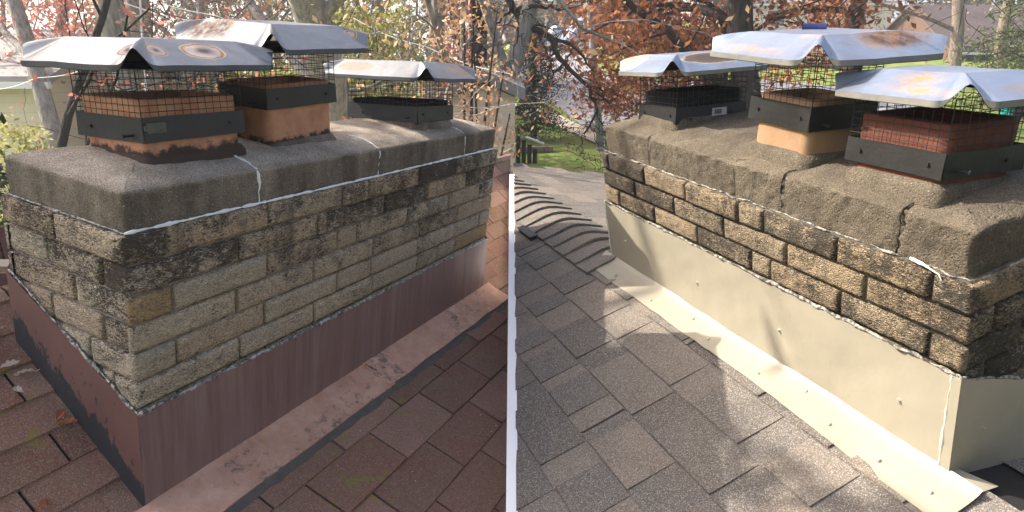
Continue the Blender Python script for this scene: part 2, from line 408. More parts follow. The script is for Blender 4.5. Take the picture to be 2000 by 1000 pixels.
def rod(r):
    v = Vector(r); t = v.length
    return Matrix.Rotation(t, 3, v/t) if t > 1e-8 else Matrix.Identity(3)
SXM = Matrix(((-1, 0, 0), (0, 1, 0), (0, 0, 1)))
def flue_frame(p, C, sx):
    c = Vector((p[0]+p[2]/2, p[1]+p[3]/2, C)); R = rod(p[11:14])
    if sx < 0: R = SXM @ R @ SXM; c.x = -c.x
    m = R.to_4x4(); m.translation = c; return m
def rrect(hx, hy, r, z, n=5):
    pts = []
    for cx, cy, a0 in ((hx-r, -hy+r, -90), (hx-r, hy-r, 0), (-hx+r, hy-r, 90), (-hx+r, -hy+r, 180)):
        for i in range(n+1):
            a = rad(a0+90*i/n); pts.append((cx+r*math.cos(a), cy+r*math.sin(a), z))
    return pts
def flue_tile(parent, p, C, sx, mat, top, seed, extra=0.0):
    mb = MB(); hx, hy = p[2]/2, p[3]/2
    zs = [-.02, .04, .08, .12, .16]; zb = p[6]-C
    loops = [rrect(hx, hy, .03, z) for z in [-.03] + [top*k/6 for k in range(7)]] + [rrect(hx-.006, hy-.006, .028, top+.004), rrect(hx-.024, hy-.024, .018, top+.004), rrect(hx-.026, hy-.026, .018, -.03)]
    m = len(loops[0]); vs = []
    for j, l in enumerate(loops):
        for q in l: vs.append((q[0]+.002*nz(q[0], q[2], seed, 30), q[1]+.002*nz(q[1], q[2], seed, 30), q[2]))
    mb.add(vs, [(j*m+i, j*m+(i+1) % m, (j+1)*m+(i+1) % m, (j+1)*m+i) for j in range(len(loops)-1) for i in range(m)])
    o = mb.build('flue_tile', mat, parent, flue_frame(p, C, sx), sx, True)
    # a lumpy collar of mortar where the tile leaves the crown
    cb = MB(); l0 = []
    for j, (o_, z) in enumerate(((.022, -.03), (.018, .018), (.008, .036), (-.004, .040))):
        for q in rrect(hx+o_, hy+o_, .035, z):
            k = 1+.0*j; l0.append((q[0]*(1+.02*nz(q[0], q[1], seed+j, 22)), q[1]*(1+.03*nz(q[1], q[0], seed+j, 22)), q[2]+.012*fbm(q[0], q[1], seed, 18, 2)))
    cb.add(l0, [(j*m+i, j*m+(i+1) % m, (j+1)*m+(i+1) % m, (j+1)*m+i) for j in range(3) for i in range(m)])
    return o, cb

def lid_mesh(hx, hy, m_, hp, arch, ch, fl, seed, warp=.0022):
    mb = MB(); outer = []; inner = []; wts = []
    NS, NC = 22, 14
    corners = [(hx, -hy), (hx, hy), (-hx, hy), (-hx, -hy)]
    for k in range(4):
        a = corners[k-1]; b = corners[k]; c = corners[(k+1) % 4]
        def unit(p, q):
            l = math.hypot(q[0]-p[0], q[1]-p[1]); return ((q[0]-p[0])/l, (q[1]-p[1])/l)
        ub = unit(b, a); uc = unit(b, c)
        s = (b[0]+ub[0]*ch, b[1]+ub[1]*ch); e = (b[0]+uc[0]*ch, b[1]+uc[1]*ch)
        ip = (b[0]*(1-m_/abs(b[0])), b[1]*(1-m_/abs(b[1])))
        for i in range(NC+1):
            t = i/NC; w = (.5-.5*math.cos(2*math.pi*t))**2.3
            px = s[0]+(e[0]-s[0])*t; py = s[1]+(e[1]-s[1])*t
            # the fold sticks out a little at its crest
            px += (b[0]-px)*.12*w; py += (b[1]-py)*.12*w
            outer.append((px, py)); wts.append(w)
            d = (t-.5)*.02
            inner.append((ip[0]+(uc[0] if d > 0 else ub[0])*abs(d), ip[1]+(uc[1] if d > 0 else ub[1])*abs(d)))
        n2 = (c[0]*(1-m_/abs(c[0])), c[1]*(1-m_/abs(c[1])))
        e2 = (c[0]-uc[0]*ch, c[1]-uc[1]*ch)
        for i in range(1, NS):
            t = i/NS; outer.append((e[0]+(e2[0]-e[0])*t, e[1]+(e2[1]-e[1])*t)); wts.append(0)
            inner.append((ip[0]+uc[0]*.01+(n2[0]-ip[0]-uc[0]*.02)*t, ip[1]+uc[1]*.01+(n2[1]-ip[1]-uc[1]*.02)*t))
    n = len(outer); R = 12; vs = []
    def wz(x, y): return warp*fbm(x, y, seed, 6, 2)
    for (x, y), w in zip(outer, wts): vs.append((x, y, -fl*(1-min(1, w*5)) + arch*w + wz(x, y)))        # flange lip
    for (x, y), w in zip(outer, wts): vs.append((x, y, arch*w + wz(x, y)))
    for j in range(R+1):
        s = j/R
        for (x, y), (ix, iy), w in zip(outer, inner, wts):
            X = x+(ix-x)*s; Y = y+(iy-y)*s
            z0 = arch*w
            prof = s**(1.0-.38*w)
            z = z0+(hp-z0)*prof
            vs.append((X, Y, z+wz(X, Y)))
    for (ix, iy) in inner: vs.append((ix, iy, hp+wz(ix, iy)))
    # plateau
    for f in (.6, .25):
        for (ix, iy) in inner: vs.append((ix*f, iy*f, hp+.004*(1-f)+wz(ix*f, iy*f)))
    rows = R+1+2+1+2
    fs = [(j*n+i, j*n+(i+1) % n, (j+1)*n+(i+1) % n, (j+1)*n+i) for j in range(rows-1) if j not in (1, R+2) for i in range(n)]
    fs.append(tuple((rows-1)*n+i for i in range(n)))
    return vs, fs, n

def chimney_cap(M, sx, p, C, label, lidm, spots=(), arch=.044, hp=.070, m_=.115, ch=.088, bandm=None, wires=(.028, .0205), seed=1, grp=None, overx=None, overy=None, ztop=None, group=None):
    fr = M @ flue_frame(p, C, sx)
    t = empty('chimney_cap', fr, label, 'chimney cap', group=group)
    bandm = bandm or BLACK
    hx, hy = p[2]/2, p[3]/2; ob = p[7]; b0 = p[5]-C; b1 = p[6]-C; zl = p[9]-C
    # base band: four folded sheets, slightly out of true, with an inner ledge
    mb = MB(); X, Y = hx+ob, hy+ob
    for (ax, ay, bx, by) in ((-X, -Y, X, -Y), (X, -Y, X, Y), (X, Y, -X, Y), (-X, Y, -X, -Y)):
        nxn, nyn = (by-ay), -(bx-ax); l = math.hypot(nxn, nyn); nxn /= l; nyn /= l
        def fn(i, j, o=0.0):
            x = ax+(bx-ax)*i; y = ay+(by-ay)*i; z = b0+(b1-b0)*j
            w = .0022*fbm(x, y, z+seed, 9, 2) + .0035*(1-j)*(abs(2*i-1)**4)
            return (x+nxn*(w+o), y+nyn*(w+o), z+.002*nz(x, y, seed, 8))
        mb.grid(lambda i, j: fn(i, j), 14, 4)
        mb.grid(lambda i, j: fn(1-i, j, -.0018), 14, 4)
        mb.grid(lambda i, j: fn(i, 1, -.0018*j), 14, 1); mb.grid(lambda i, j: fn(i, 0, -.0018*(1-j)), 14, 1)
    # ledge from the band top in to the wire
    for (ax, ay, bx, by) in ((-X, -Y, X, -Y), (X, -Y, X, Y), (X, Y, -X, Y), (-X, Y, -X, -Y)):
        mb.grid(lambda i, j: ((ax+(bx-ax)*i)*(1-.02*j)-.0*j, (ay+(by-ay)*i)*(1-.02*j), b1-.001-.002*j), 6, 1)
    mb.build('base_band', bandm, t, None, sx)
    # set bolt and clip
    bm_ = MB(); bm_.tube([(-X-.03, -Y+.05, b0+.02), (-X+.002, -Y+.05, b0+.02)], .004, 8); bm_.tube([(-X-.034, -Y+.05, b0+.02), (-X-.028, -Y+.05, b0+.02)], .007, 6)
    bm_.build('set_bolt', WIRE, t, None, sx)
    for sx_ in (-.72, .68):
        q = MB(); q.tube([(X*sx_, -Y-.001, b0+(b1-b0)*.5), (X*sx_, -Y-.006, b0+(b1-b0)*.5)], .0055, 8); q.build('screw', WIRE, t, None, sx)
    q = MB(); q.tube([(-X-.001, Y*.55, b0+(b1-b0)*.45), (-X-.006, Y*.55, b0+(b1-b0)*.45)], .0055, 8); q.build('screw', WIRE, t, None, sx)
    # wire cage
    cg = MB(); cx, cy = X-.003, Y-.003; z0 = b1-.006; z1 = zl+.012; r = .00105
    def wob(x, y, z): return (x+.0022*nz(x, y*.3, z+seed, 12), y+.0022*nz(y, x*.3, z+seed+5, 12), z+.0014*nz(x, y, z+seed+9, 14))
    for (ax, ay, bx, by) in ((-cx, -cy, cx, -cy), (cx, -cy, cx, cy), (cx, cy, -cx, cy), (-cx, cy, -cx, -cy)):
        l = math.hypot(bx-ax, by-ay); k = max(3, round(l/wires[0]))
        for i in range(k):
            x = ax+(bx-ax)*i/k; y = ay+(by-ay)*i/k
            cg.tube([wob(x, y, z0+(z1-z0)*q/3) for q in range(4)], r*(1.7 if i == 0 else 1), 4, cap=False)
        q = max(3, round((z1-z0)/wires[1]))
        for j in range(q+1):
            z = z0+(z1-z0)*j/q
            cg.tube([wob(ax+(bx-ax)*i/6, ay+(by-ay)*i/6, z) for i in range(7)], r, 4, cap=False)
    cg.build('wire_cage', WIRE, t, None, sx)
    # lid, sheet with folded corners
    LX = hx+p[8]+.028; LY = hy+p[10]+.024
    vs, fs, n = lid_mesh(LX, LY, m_, hp, arch, ch, .016, seed)
    lm = MB(); lm.add([(x, y, z+zl+.013) for x, y, z in vs], fs[n:])
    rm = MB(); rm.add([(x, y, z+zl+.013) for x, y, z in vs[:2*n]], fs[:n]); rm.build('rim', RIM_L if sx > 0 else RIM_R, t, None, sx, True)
    sp = [((c[0]*sx, c[1], c[2]+zl+.013), r_, k) for c, r_, k in spots]
    lm.build('lid', lid_mat('galvanised_sheet', sp, *lidm), t, None, sx, True)
    un = MB(); un.add([(x*.994, y*.994, z+zl+.013-.0018) for x, y, z in vs], [f[::-1] for f in fs])
    un.build('lid_underside', SOOT, t, None, sx, True)
    if sx > 0:
        bp = MB(); bp.box((-LX+.02, -LY+.02, zl+.001), (LX-.02, LY-.02, zl+.003)); bp.build('lid_base_plate', SOOT, t, None, sx)
    return t, (X, Y, b0, b1, zl, LX, LY)

# ---------------------------------------------------------------- roofs of the two houses
LD = dict(L=2.3215, D=.5534, H1=.57, H3=.9235, H4=.2532, H5=.5212, C=.1192, ins=.0167)
RD = dict(L=1.7921, D=.5534, H1=.262, H3=.5833, C=.1271, ins=.018)
def zL(y): return -LD['H3'] + (.30*y if y < 0 else (.727*y if y < .74 else .727*.74 - .45*(y-.74)))
def zR(y):
    # shallow front slope, rounded over a ridge beside the chimney, falling away behind
    a, b, s0, s1 = -.04, .10, .15, -.396
    if y < a: z = s0*y
    elif y < b:
        t = (y-a)/(b-a); z = s0*a + (b-a)*(s0*t + (s1-s0)*t*t/2)
    else: z = s0*a + (b-a)*(s0+s1)/2 + s1*(y-b)
    return -RD['H3'] + z - (s0*a*0)
_z0 = zR(0) + RD['H3']
def shingle_mat(name, cols, patch, gr):
    m = NT(name, .95, 0, .12)
    t = m.attr(); c = m.ramp(t, cols)
    c = m.mix(m.ramp(m.noise(4.5, 4, .65), [(.35, 0), (.7, .75)]), c, patch)
    g = m.noise(330, 2, .8); g2 = m.vor(420, out='Color')
    gs = m.t.nodes.new('ShaderNodeSeparateColor'); m.put(gs.inputs[0], g2)
    c = m.mix(m.math('MULTIPLY', m.ramp(gs.outputs[0], [(.0, 1), (.42, 0)]), gr), c, (.02, .018, .017))
    c = m.mix(m.math('MULTIPLY', m.ramp(gs.outputs[1], [(.72, 0), (.95, 1)]), gr*.8), c, (.62, .56, .50))
    m.col(c); m.bump(m.math('ADD', gs.outputs[0], m.math('MULTIPLY', m.noise(60, 3), .8)), .8, .003)
    return m
_m = shingle_mat('red_brown_shingle', [(0, (.18, .082, .056)), (.35, (.25, .118, .084)), (.6, (.21, .104, .073)), (.85, (.31, .16, .118)), (1, (.36, .20, .15))], (.22, .15, .10), .36)
# lichen on the weathered tabs
_ml = _m.ramp(_m.noise(19, 5, .75), [(.555, 0), (.60, 1)]); _ml2 = _m.ramp(_m.noise(1.8, 3, .5, _m.mp((1, 1, 1), loc=(4.2, .3, 0))), [(.50, 0), (.58, 1)])
_near = _m.spot((-1.30, 1.10, 3.55), (.30, .40, .6), .3, 6); _ml2 = _m.math('MAXIMUM', _ml2, _m.ramp(_near, [(.6, 1), (1.1, 0)]))
_b = _m.b.inputs['Base Color'].links[0].from_socket
_m.col(_m.mix(_m.math('MULTIPLY', _m.math('MULTIPLY', _ml, _ml2), .8), _b, (.22, .21, .05)))
_dr = _m.math('MULTIPLY', _m.ramp(_m.vor(22), [(.055, 1), (.075, 0)]), _m.ramp(_m.noise(3.5, 2), [(.52, 0), (.60, 1)]))
_b = _m.b.inputs['Base Color'].links[0].from_socket; _m.col(_m.mix(_dr, _b, (.75, .74, .70))); SH_L = _m.m
SH_R = shingle_mat('grey_brown_shingle', [(0, (.085, .077, .07)), (.25, (.15, .134, .118)), (.5, (.113, .104, .095)), (.75, (.185, .16, .135)), (1, (.22, .18, .143))], (.15, .126, .10), .5).m
DARKU = flat('dark_underlay', (.018, .016, .015), .95, 0, .2, 20, 0)
def shingles(mb, ub, x0, x1, butts, slots, zf, rnd, thick=.006, nv=3, curl=.003, step=.08):
    for k, (yb, yt) in enumerate(butts):
        xs = [x for x in slots(k) if x0 < x < x1]; xs = [x0]+xs+[x1]
        for a, b in zip(xs[:-1], xs[1:]):
            if b-a < .01: continue
            g = .005; a += g; b -= g; t = rnd.random(); s = rnd.random()*40; nu = max(2, int((b-a)/step))
            tk = thick*(1+.5*(rnd.random() > .7)); cu = curl*rnd.random()*1.6
            def P(i, j, lo=0):
                x = a+(b-a)*i; y = yb+(yt-yb)*1.04*j
                y += .0025*nz(x, s, yb, 9)*(1-j)
                lift = (tk+cu*abs(2*i-1)**3)*(1-j)+.0015
                return (x, y, zf(y)+lift+.0018*nz(x, y, s, 9) - lo)
            vs = [P(i/nu, j/nv) for j in range(nv+1) for i in range(nu+1)]; w = nu+1
            fs = [(j*w+i, j*w+i+1, (j+1)*w+i+1, (j+1)*w+i) for j in range(nv) for i in range(nu)]
            n0 = len(vs); ring = [j*w for j in range(nv, 0, -1)]+[i for i in range(nu+1)]+[j*w+nu for j in range(1, nv+1)]
            vs += [(vs[q][0], vs[q][1], vs[q][2]-.012) for q in ring]
            fs += [(ring[q], n0+q, n0+q+1, ring[q+1]) for q in range(len(ring)-1)]
            mb.add(vs, fs, t)
    ys = sorted(set([b[0] for b in butts]+[b[1] for b in butts]))
    for ya, yb_ in zip(ys[:-1], ys[1:]):
        n = 3
        for q in range(n):
            p, r_ = ya+(yb_-ya)*q/n, ya+(yb_-ya)*(q+1)/n
            ub.add([(x0, p, zf(p)-.007), (x1, p, zf(p)-.007), (x1, r_, zf(r_)-.007), (x0, r_, zf(r_)-.007)], [(0, 1, 2, 3)], .1)
def clip(o, keep_neg, xw=.014):
    inv = (ML if keep_neg else MR).inverted(); me = o.data
    co = inv @ Vector((-xw if keep_neg else xw, 0, 0)); no = (inv.to_3x3() @ Vector((1 if keep_neg else -1, 0, 0))).normalized()
    bm = bmesh.new(); bm.from_mesh(me)
    bmesh.ops.bisect_plane(bm, geom=bm.verts[:]+bm.edges[:]+bm.faces[:], plane_co=co, plane_no=no, clear_outer=True)
    bm.to_mesh(me); bm.free()

rnd = random.Random(5)
houseL = empty('house', ML @ Matrix.Translation((1.2, -1, -4.2)), 'house under old dark red shingles in front of the weathered chimney', 'house')
offL = Matrix.Translation((-1.2, 1, 4.2))
mb = MB(); ub = MB()
butts = []; y = -.085; k = 0
while y > -3.4: butts.append((y, y+.19)); y -= .1925
shingles(mb, ub, -1.6, 5.2, butts, lambda k: [.649 + .385*i + .155*(k-1) - 3.85 for i in range(26)], zL, rnd, .009, 4, .005)
b2 = [(.10+.098*i, .10+.098*(i+1)) for i in range(0, 7)]
b2 = [(-.0, .10)] + b2
rn2 = random.Random(9)
shingles(mb, ub, -1.6, 5.2, b2, lambda k: [-.098 + .30*i + .15*(k % 2) - 1.5 for i in range(24)], zL, rnd)
for i in range(14): ub.add([(-1.6, .78+.1*i, zL(.78+.1*i)), (5.2, .78+.1*i, zL(.78+.1*i)), (5.2, .88+.1*i, zL(.88+.1*i)), (-1.6, .88+.1*i, zL(.88+.1*i))], [(0, 1, 2, 3)], .3)
mb.v += []; n0 = len(mb.v)
o = mb.build('shingle_roof', SH_L, houseL, offL); clip(o, True)
u = ub.build('roof_deck', DARKU, houseL, offL); clip(u, True)
WALLB = flat('beige_siding', (.50, .46, .40), .8, 0, .08, 3, .1)
hw = MB(); hw.box((-1.3, -3.1, -5.2), (.3, .6, -2.2)); o = hw.build('wall', WALLB, houseL, offL); clip(o, True)

houseR = empty('house', MR @ Matrix.Translation((-1.2, -1, -4.2)), 'house under newer grey brown shingles in front of the repaired chimney', 'house')
offR = Matrix.Translation((1.2, 1, 4.2))
mb = MB(); ub = MB()
butts = []; y = -.173
while y > -3.4: butts.append((y, y+.187)); y -= .187
rn3 = random.Random(11)
def slotsR(k):
    xs = []; r_ = random.Random(100+k); x = -2.0
    while x < 5: x += r_.choice([.62, .85, .98]); xs.append(x)
    fixed = {1: [1.28, 1.06, .86+.2], 2: [1.466, .862, .56, .32], 3: [1.18, .906, .545, .31]}.get(k)
    return xs
shingles(mb, ub, -2.2, 4.35, butts, slotsR, zR, rn3, thick=.0035, curl=.0015)
# second bonded layer of the laminated tabs: raised patches
for k, (yb, yt) in enumerate(butts):
    r_ = random.Random(300+k); x = -2.0
    while x < 4.2:
        w = r_.choice([.12, .18, .25, .32]); g_ = r_.choice([.07, .12, .18])
        t = r_.random(); a, b = x, x+w
        def P(i, j, lo=0):
            X_ = a+(b-a)*i; Y_ = yb+(yt-yb)*.985*j+.001; return (X_, Y_, zR(Y_)+.0085*(1-j)+.0042+.001*nz(X_, Y_, t*9, 9)-lo)
        nu = max(2, int(w/.06)); vs = [P(i/nu, j/2) for j in range(3) for i in range(nu+1)]; W_ = nu+1
        fs = [(j*W_+i, j*W_+i+1, (j+1)*W_+i+1, (j+1)*W_+i) for j in range(2) for i in range(nu)]
        ring = [j*W_ for j in range(2, 0, -1)]+[i for i in range(nu+1)]+[j*W_+nu for j in range(1, 3)]; n1 = len(vs)
        vs += [(vs[q][0], vs[q][1], vs[q][2]-.008) for q in ring]; fs += [(ring[q], n1+q, n1+q+1, ring[q+1]) for q in range(len(ring)-1)]
        mb.add(vs, fs, t); x += w+g_
# ridge caps bend over the ridge; the far slope drops away behind them
x = 4.3; q = 0; rn4 = random.Random(4)
while x > -2.1:
    a, b = x, x-.165; t = rn4.random()
    def P(i, j): 
        X_ = a+(b-a)*i; Y_ = -.19+.40*j; return (X_, Y_, zR(Y_)+.010+.014*i+.004*nz(X_*3, Y_, 2, 5)+.006*math.sin(math.pi*j)*i)
    vs = [P(i/2, j/10) for j in range(11) for i in range(3)]; fs = [(j*3+i, j*3+i+1, (j+1)*3+i+1, (j+1)*3+i) for j in range(10) for i in range(2)]
    n1 = len(vs); ring = [j*3+2 for j in range(11)]; vs += [(vs[w][0], vs[w][1], vs[w][2]-.016) for w in ring]
    fs += [(ring[w], n1+w, n1+w+1, ring[w+1]) for w in range(10)]
    if not (-.1 < x < RD['L']+.02): mb.add(vs, [f[::-1] for f in fs], t)
    x -= .14
bb = [(.21+.187*i, .21+.187*(i+1)) for i in range(14)]
for k, (ya, yb_) in enumerate(bb):
    xs = [-2.2+.3*i+.15*(k % 2) for i in range(23)]
    for a, b in zip(xs[:-1], xs[1:]):
        mb.add([(a+.003, ya, zR(ya)+.002), (b-.003, ya, zR(ya)+.002), (b-.003, yb_, zR(yb_)+.009), (a+.003, yb_, zR(yb_)+.009), (a+.003, yb_, zR(yb_)-.004), (b-.003, yb_, zR(yb_)-.004)], [(0, 1, 2, 3), (3, 2, 5, 4)], rn4.random())
    ub.add([(-2.2, ya, zR(ya)-.006), (4.35, ya, zR(ya)-.006), (4.35, yb_, zR(yb_)-.006), (-2.2, yb_, zR(yb_)-.006)], [(0, 1, 2, 3)], .1)
ub.add([(-2.2, -.2, zR(-.2)-.006), (4.35, -.2, zR(-.2)-.006), (4.35, .0, zR(0)-.006), (-2.2, .0, zR(0)-.006)], [(0, 1, 2, 3)], .1)
ub.add([(-2.2, 0, zR(0)-.006), (4.35, 0, zR(0)-.006), (4.35, .22, zR(.22)-.006), (-2.2, .22, zR(.22)-.006)], [(0, 1, 2, 3)], .1)
o = mb.build('shingle_roof', SH_R, houseR, offR, -1); clip(o, False)
u = ub.build('roof_deck', DARKU, houseR, offR, -1); clip(u, False)
hw = MB(); hw.box((.2, -1.2, -5.2), (4.0, 2.4, -2.6)); o = hw.build('wall', WALLB, houseR, offR, -1); clip(o, False)
rv = MB()
for i in range(16):
    a = 2.40+.012*i; rv.box((a, -.235, zR(-.23)+.004), (a+.006, -.20, zR(-.23)+.032))
rv.box((2.39, -.24, zR(-.23)+.028), (2.60, -.19, zR(-.23)+.036)); o = rv.build('ridge_vent', BLACK, houseR, offR, -1); clip(o, False)

# white metal coping where the two roofs meet, following the higher of the two
def roof_z(M, zf, sx, X, Y):
    inv = M.inverted(); lo, hi = CAMZ-6, CAMZ+3
    for _ in range(40):
        mid = (lo+hi)/2; q = inv @ Vector((X, Y, mid))
        if q.z > zf(q.y): hi = mid
        else: lo = mid
    return lo
cp = MB(); prof = []
Yc = .35
while Yc < 5.2:
    a = roof_z(ML, zL, 1, 0, Yc); b = roof_z(MR, zR, -1, 0, Yc); prof.append((Yc, max(a, b)+.012, min(a, b)-.06)); Yc += .06
w_ = .020
vs = []
for (Y_, zt, zb) in prof: vs += [(-w_, Y_, zb), (-w_, Y_, zt), (w_, Y_, zt), (w_, Y_, zb)]
fs = [(i*4+k, (i+1)*4+k, (i+1)*4+k+1, i*4+k+1) for i in range(len(prof)-1) for k in range(3)] + [(0, 1, 2, 3), tuple(len(vs)-4+k for k in (3, 2, 1, 0))]
cp.add(vs, fs)
o = cp.build('roof_coping', flat('white_metal', (.80, .80, .79), .45, 0, .05, 5, .1), None, None, recalc=True)
tag(o, 'white metal strip running between the dark red roof and the grey roof', 'coping')

# ---------------------------------------------------------------- the old chimney (left)
rnd = random.Random(21)
chL = empty('brick_chimney', ML, 'weathered brick chimney with brown flashing and white sealed cracks in its sooty slab', 'chimney')
jl = {0: [.125, .519, .914, 1.08, 1.473, 1.85, 2.268-.03], 1: [.388, .775, .83, 1.214, 1.581, 1.971], 2: [.133, .514, .897, 1.027, 1.41, 1.791, 2.157],
      3: [.377, .757, 1.14, 1.529, 1.907], 4: [.137, .503, .9, 1.136, 1.52, 1.9, 2.2], 5: [.386, .763, 1.15, 1.53, 1.92], 6: [.137, .51, .9, 1.3, 1.7, 2.1], 7: [.38, .76, 1.15, 1.53]}
jo = {0: [.30], 1: [.11, .36], 2: [.25], 3: [.13, .37], 4: [.2, .42], 5: [.1, .3]}
brickwork(chL, 1, LD['L'], LD['D'], .80, .0935, jl, jo, MORTAR_L, BRICK_L, rnd, None)
crown(chL, 1, LD['L'], LD['D'], LD['C'], .010, CONC_L, [(.488, .004, .006), (1.165, .004, .006), (1.934, .004, .006)], 3.3)
capP = {'L1': [0.1996, 0.1334, 0.3404, 0.3111, 0.1606, 0.1969, 0.2714, 0.0095, 0.0794, 0.4099, 0.1276, -0.1034, -0.0212, -0.0505],
 'L2': [0.687, 0.1489, 0.341, 0.2147, 0.1763, 0.2852, 0.3593, 0.0118, 0.0895, 0.4932, 0.1408, -0.0473, -0.0488, -0.0208],
 'L3': [1.6287, 0.1191, 0.3183, 0.4102, 0.1492, 0.1559, 0.2318, 0.0121, 0.0878, 0.3592, 0.1211, -0.1058, 0.0122, -0.0194],
 'R1': [1.339, 0.1202, 0.2541, 0.3354, 0.1571, 0.1357, 0.2022, 0.012, 0.0783, 0.3374, 0.0919, -0.1536, 0.0455, -0.0074],
 'R2': [0.5985, 0.0925, 0.2571, 0.2211, 0.1445, 0.2402, 0.3162, 0.016, 0.1289, 0.4513, 0.1326, -0.1539, -0.0115, 0.0759],
 'R3': [0.1549, 0.0846, 0.2807, 0.246, 0.138, 0.1819, 0.2487, 0.0123, 0.0712, 0.3687, 0.0586, -0.1524, 0.0205, 0.0653]}
def tiles(ch, side, C, sx, spec):
    for key, mat, top in spec:
        p = capP[key]; o, cb = flue_tile(ch, p, C, sx, mat, top, ord(key[0])+ord(key[1])*3)
        cb.build('mortar_collar', mat if key == 'L1' else (CONC_L if sx > 0 else CONC_R), o, None, sx, True)
tiles(chL, 'L', LD['C'], 1, [('L1', CLAY, .200), ('L2', CLAY, .25), ('L3', SOOT, .135)])
# white sealant: the bead under the slab and the drips down each crack
yS = .006
mbS = wiggle_tube([(.005, yS+.001, .002), (.7, yS-.004, .001), (1.4, yS-.002, .0), (2.3, yS, .001)], .0048, 3, .0022)
mbS.build('sealant_bead', SEAL, chL, None, 1, True)
mbS = wiggle_tube([(yS, .01, .002), (yS-.003, .30, .001), (yS-.002, .54, .001)], .003, 8, .0024); mbS.build('sealant_bead', SEALG, chL, None, 1, True)
for cx, yend in ((.488, .20), (1.165, .16), (1.934, .14)):
    pts = []; C = LD['C']
    for i in range(9):
        z = .005+(C-.025)*i/8; pts.append((cx+.010*nz(z, 0, cx*9, 16)+.006*nz(z, 0, cx, 60), .0105-.001, z))
    pts.append((cx, .022, C-.002))
    for i in range(1, 8):
        y_ = .03+(yend-.03)*i/7; pts.append((cx-.02*i/7+.010*nz(C, y_, cx*9, 16), y_, C+.036*(1-math.exp(-max(0, y_-.03)/.08))+.003))
    wiggle_tube(pts, .0034, cx*5, .0016, .008).build('crack_sealant', SEAL, chL, None, 1, True)
# brown flashing panels
FLB = NT('brown_painted_metal', .42, 0, .45)
_st = FLB.noise(30, 4, .65, FLB.mp((1.0, 1.0, .05))); _b2 = FLB.noise(3.5, 4)
_c = FLB.mix(FLB.ramp(_st, [(.35, 0), (.72, 1)]), (.185, .108, .098), (.29, .20, .188))
_c = FLB.mix(FLB.ramp(_b2, [(.4, 0), (.65, .6)]), _c, (.22, .13, .118))
FLB.col(_c); FLB.bump(FLB.noise(3.0, 2), .3, .02); FLBm = FLB.m
FLP = NT('peeling_brown_paint', .5, 0, .4)
_o = FLP.sep(); _h = FLP.math('ADD', _o[2], FLP.math('MULTIPLY', _o[1], -.727))
_e = FLP.math('ADD', FLP.math('ADD', _h, LD['H3']), FLP.math('MULTIPLY', FLP.math('SUBTRACT', FLP.noise(30, 5, .7, FLP.mp((1, 1, .45))), .5), .30))
_pk = FLP.ramp(_e, [(.115, 1), (.122, 0)])
_dots = FLP.ramp(FLP.math('SUBTRACT', FLP.noise(40, 4, .7, FLP.mp((1, 1, .5))), FLP.math('MULTIPLY', FLP.math('ADD', _h, LD['H3']), .5)), [(.53, 0), (.545, 1)])
_c = FLP.mix(FLP.noise(5, 4), (.13, .062, .05), (.18, .10, .085))
FLP.col(FLP.mix(FLP.math('MAXIMUM', _pk, _dots), _c, (.035, .037, .042))); FLP.bump(FLP.noise(30, 4), .3, .004); FLPm = FLP.m
def panel(parent, name, mat, P00, P10, P11, P01, th, nu, nv, seed, amp, sx, local_normal, label=None):
    """slightly buckled sheet of metal with a real thickness"""
    mb = MB(); n = Vector(local_normal)
    def f(i, j, o=0):
        p = (Vector(P00)*(1-i)+Vector(P10)*i)*(1-j)+(Vector(P01)*(1-i)+Vector(P11)*i)*j
        return p+n*(amp*fbm(p.x, p.y, p.z+seed, 4.5, 3)+o)
    mb.grid(lambda i, j: f(i, j, th), nu, nv); mb.grid(lambda i, j: f(1-i, j, 0), nu, nv)
    mb.grid(lambda i, j: f(i, 0, th*(1-j)) if False else f(i, 0, th*j), nu, 1); mb.grid(lambda i, j: f(i, 1, th*(1-j)), nu, 1)
    mb.grid(lambda i, j: f(0, j, th*(1-i)), 1, nv) ; mb.grid(lambda i, j: f(1, j, th*i), 1, nv)
    return mb.build(name, mat, parent, None, sx, True)
e = .013
o = panel(chL, 'side_flashing', FLBm, (-e, -e, -LD['H3']-.01), (LD['L']+e, -e, -LD['H3']-.01), (LD['L']+e, -e, -LD['H1']), (-e, -e, -LD['H1']), .0015, 60, 8, 1, .004, 1, (0, -1, 0))
o = panel(chL, 'side_flashing', FLPm, (-e, LD['D']+e, -LD['H5']-.01), (-e, -e, -LD['H3']-.01), (-e, -e, -LD['H1']), (-e, LD['D']+e, -LD['H4']), .0015, 24, 8, 2, .003, 1, (-1, 0, 0))
o['label'] = 'brown flashing with paint peeled off to black along its lower edge'
panel(chL, 'side_flashing', FLBm, (LD['L']+e, -e, -LD['H3']-.01), (LD['L']+e, LD['D'], -LD['H5']-.01), (LD['L']+e, LD['D'], -LD['H4']), (LD['L']+e, -e, -LD['H1']), .0015, 10, 4, 2, .003, 1, (1, 0, 0))
wiggle_tube([(-e, -e, -LD['H1']+.003), (1.2, -e, -LD['H1']+.004), (LD['L'], -e, -LD['H1']+.003)], .0055, 5, .004).build('caulk', SEALG, chL, None, 1, True)
wiggle_tube([(-e, -e, -LD['H1']+.003), (-e, LD['D'], -LD['H4']+.003)], .005, 6, .004).build('caulk', SEALG, chL, None, 1, True)
wiggle_tube([(-e-.002, -e-.003, -LD['H3']+.004), (LD['L'], -e-.003, -LD['H3']+.004)], .004, 7, .003).build('caulk', flat('grey_caulk', (.20, .185, .175), .7, 0, .4, 30, .4), chL, None, 1, True)
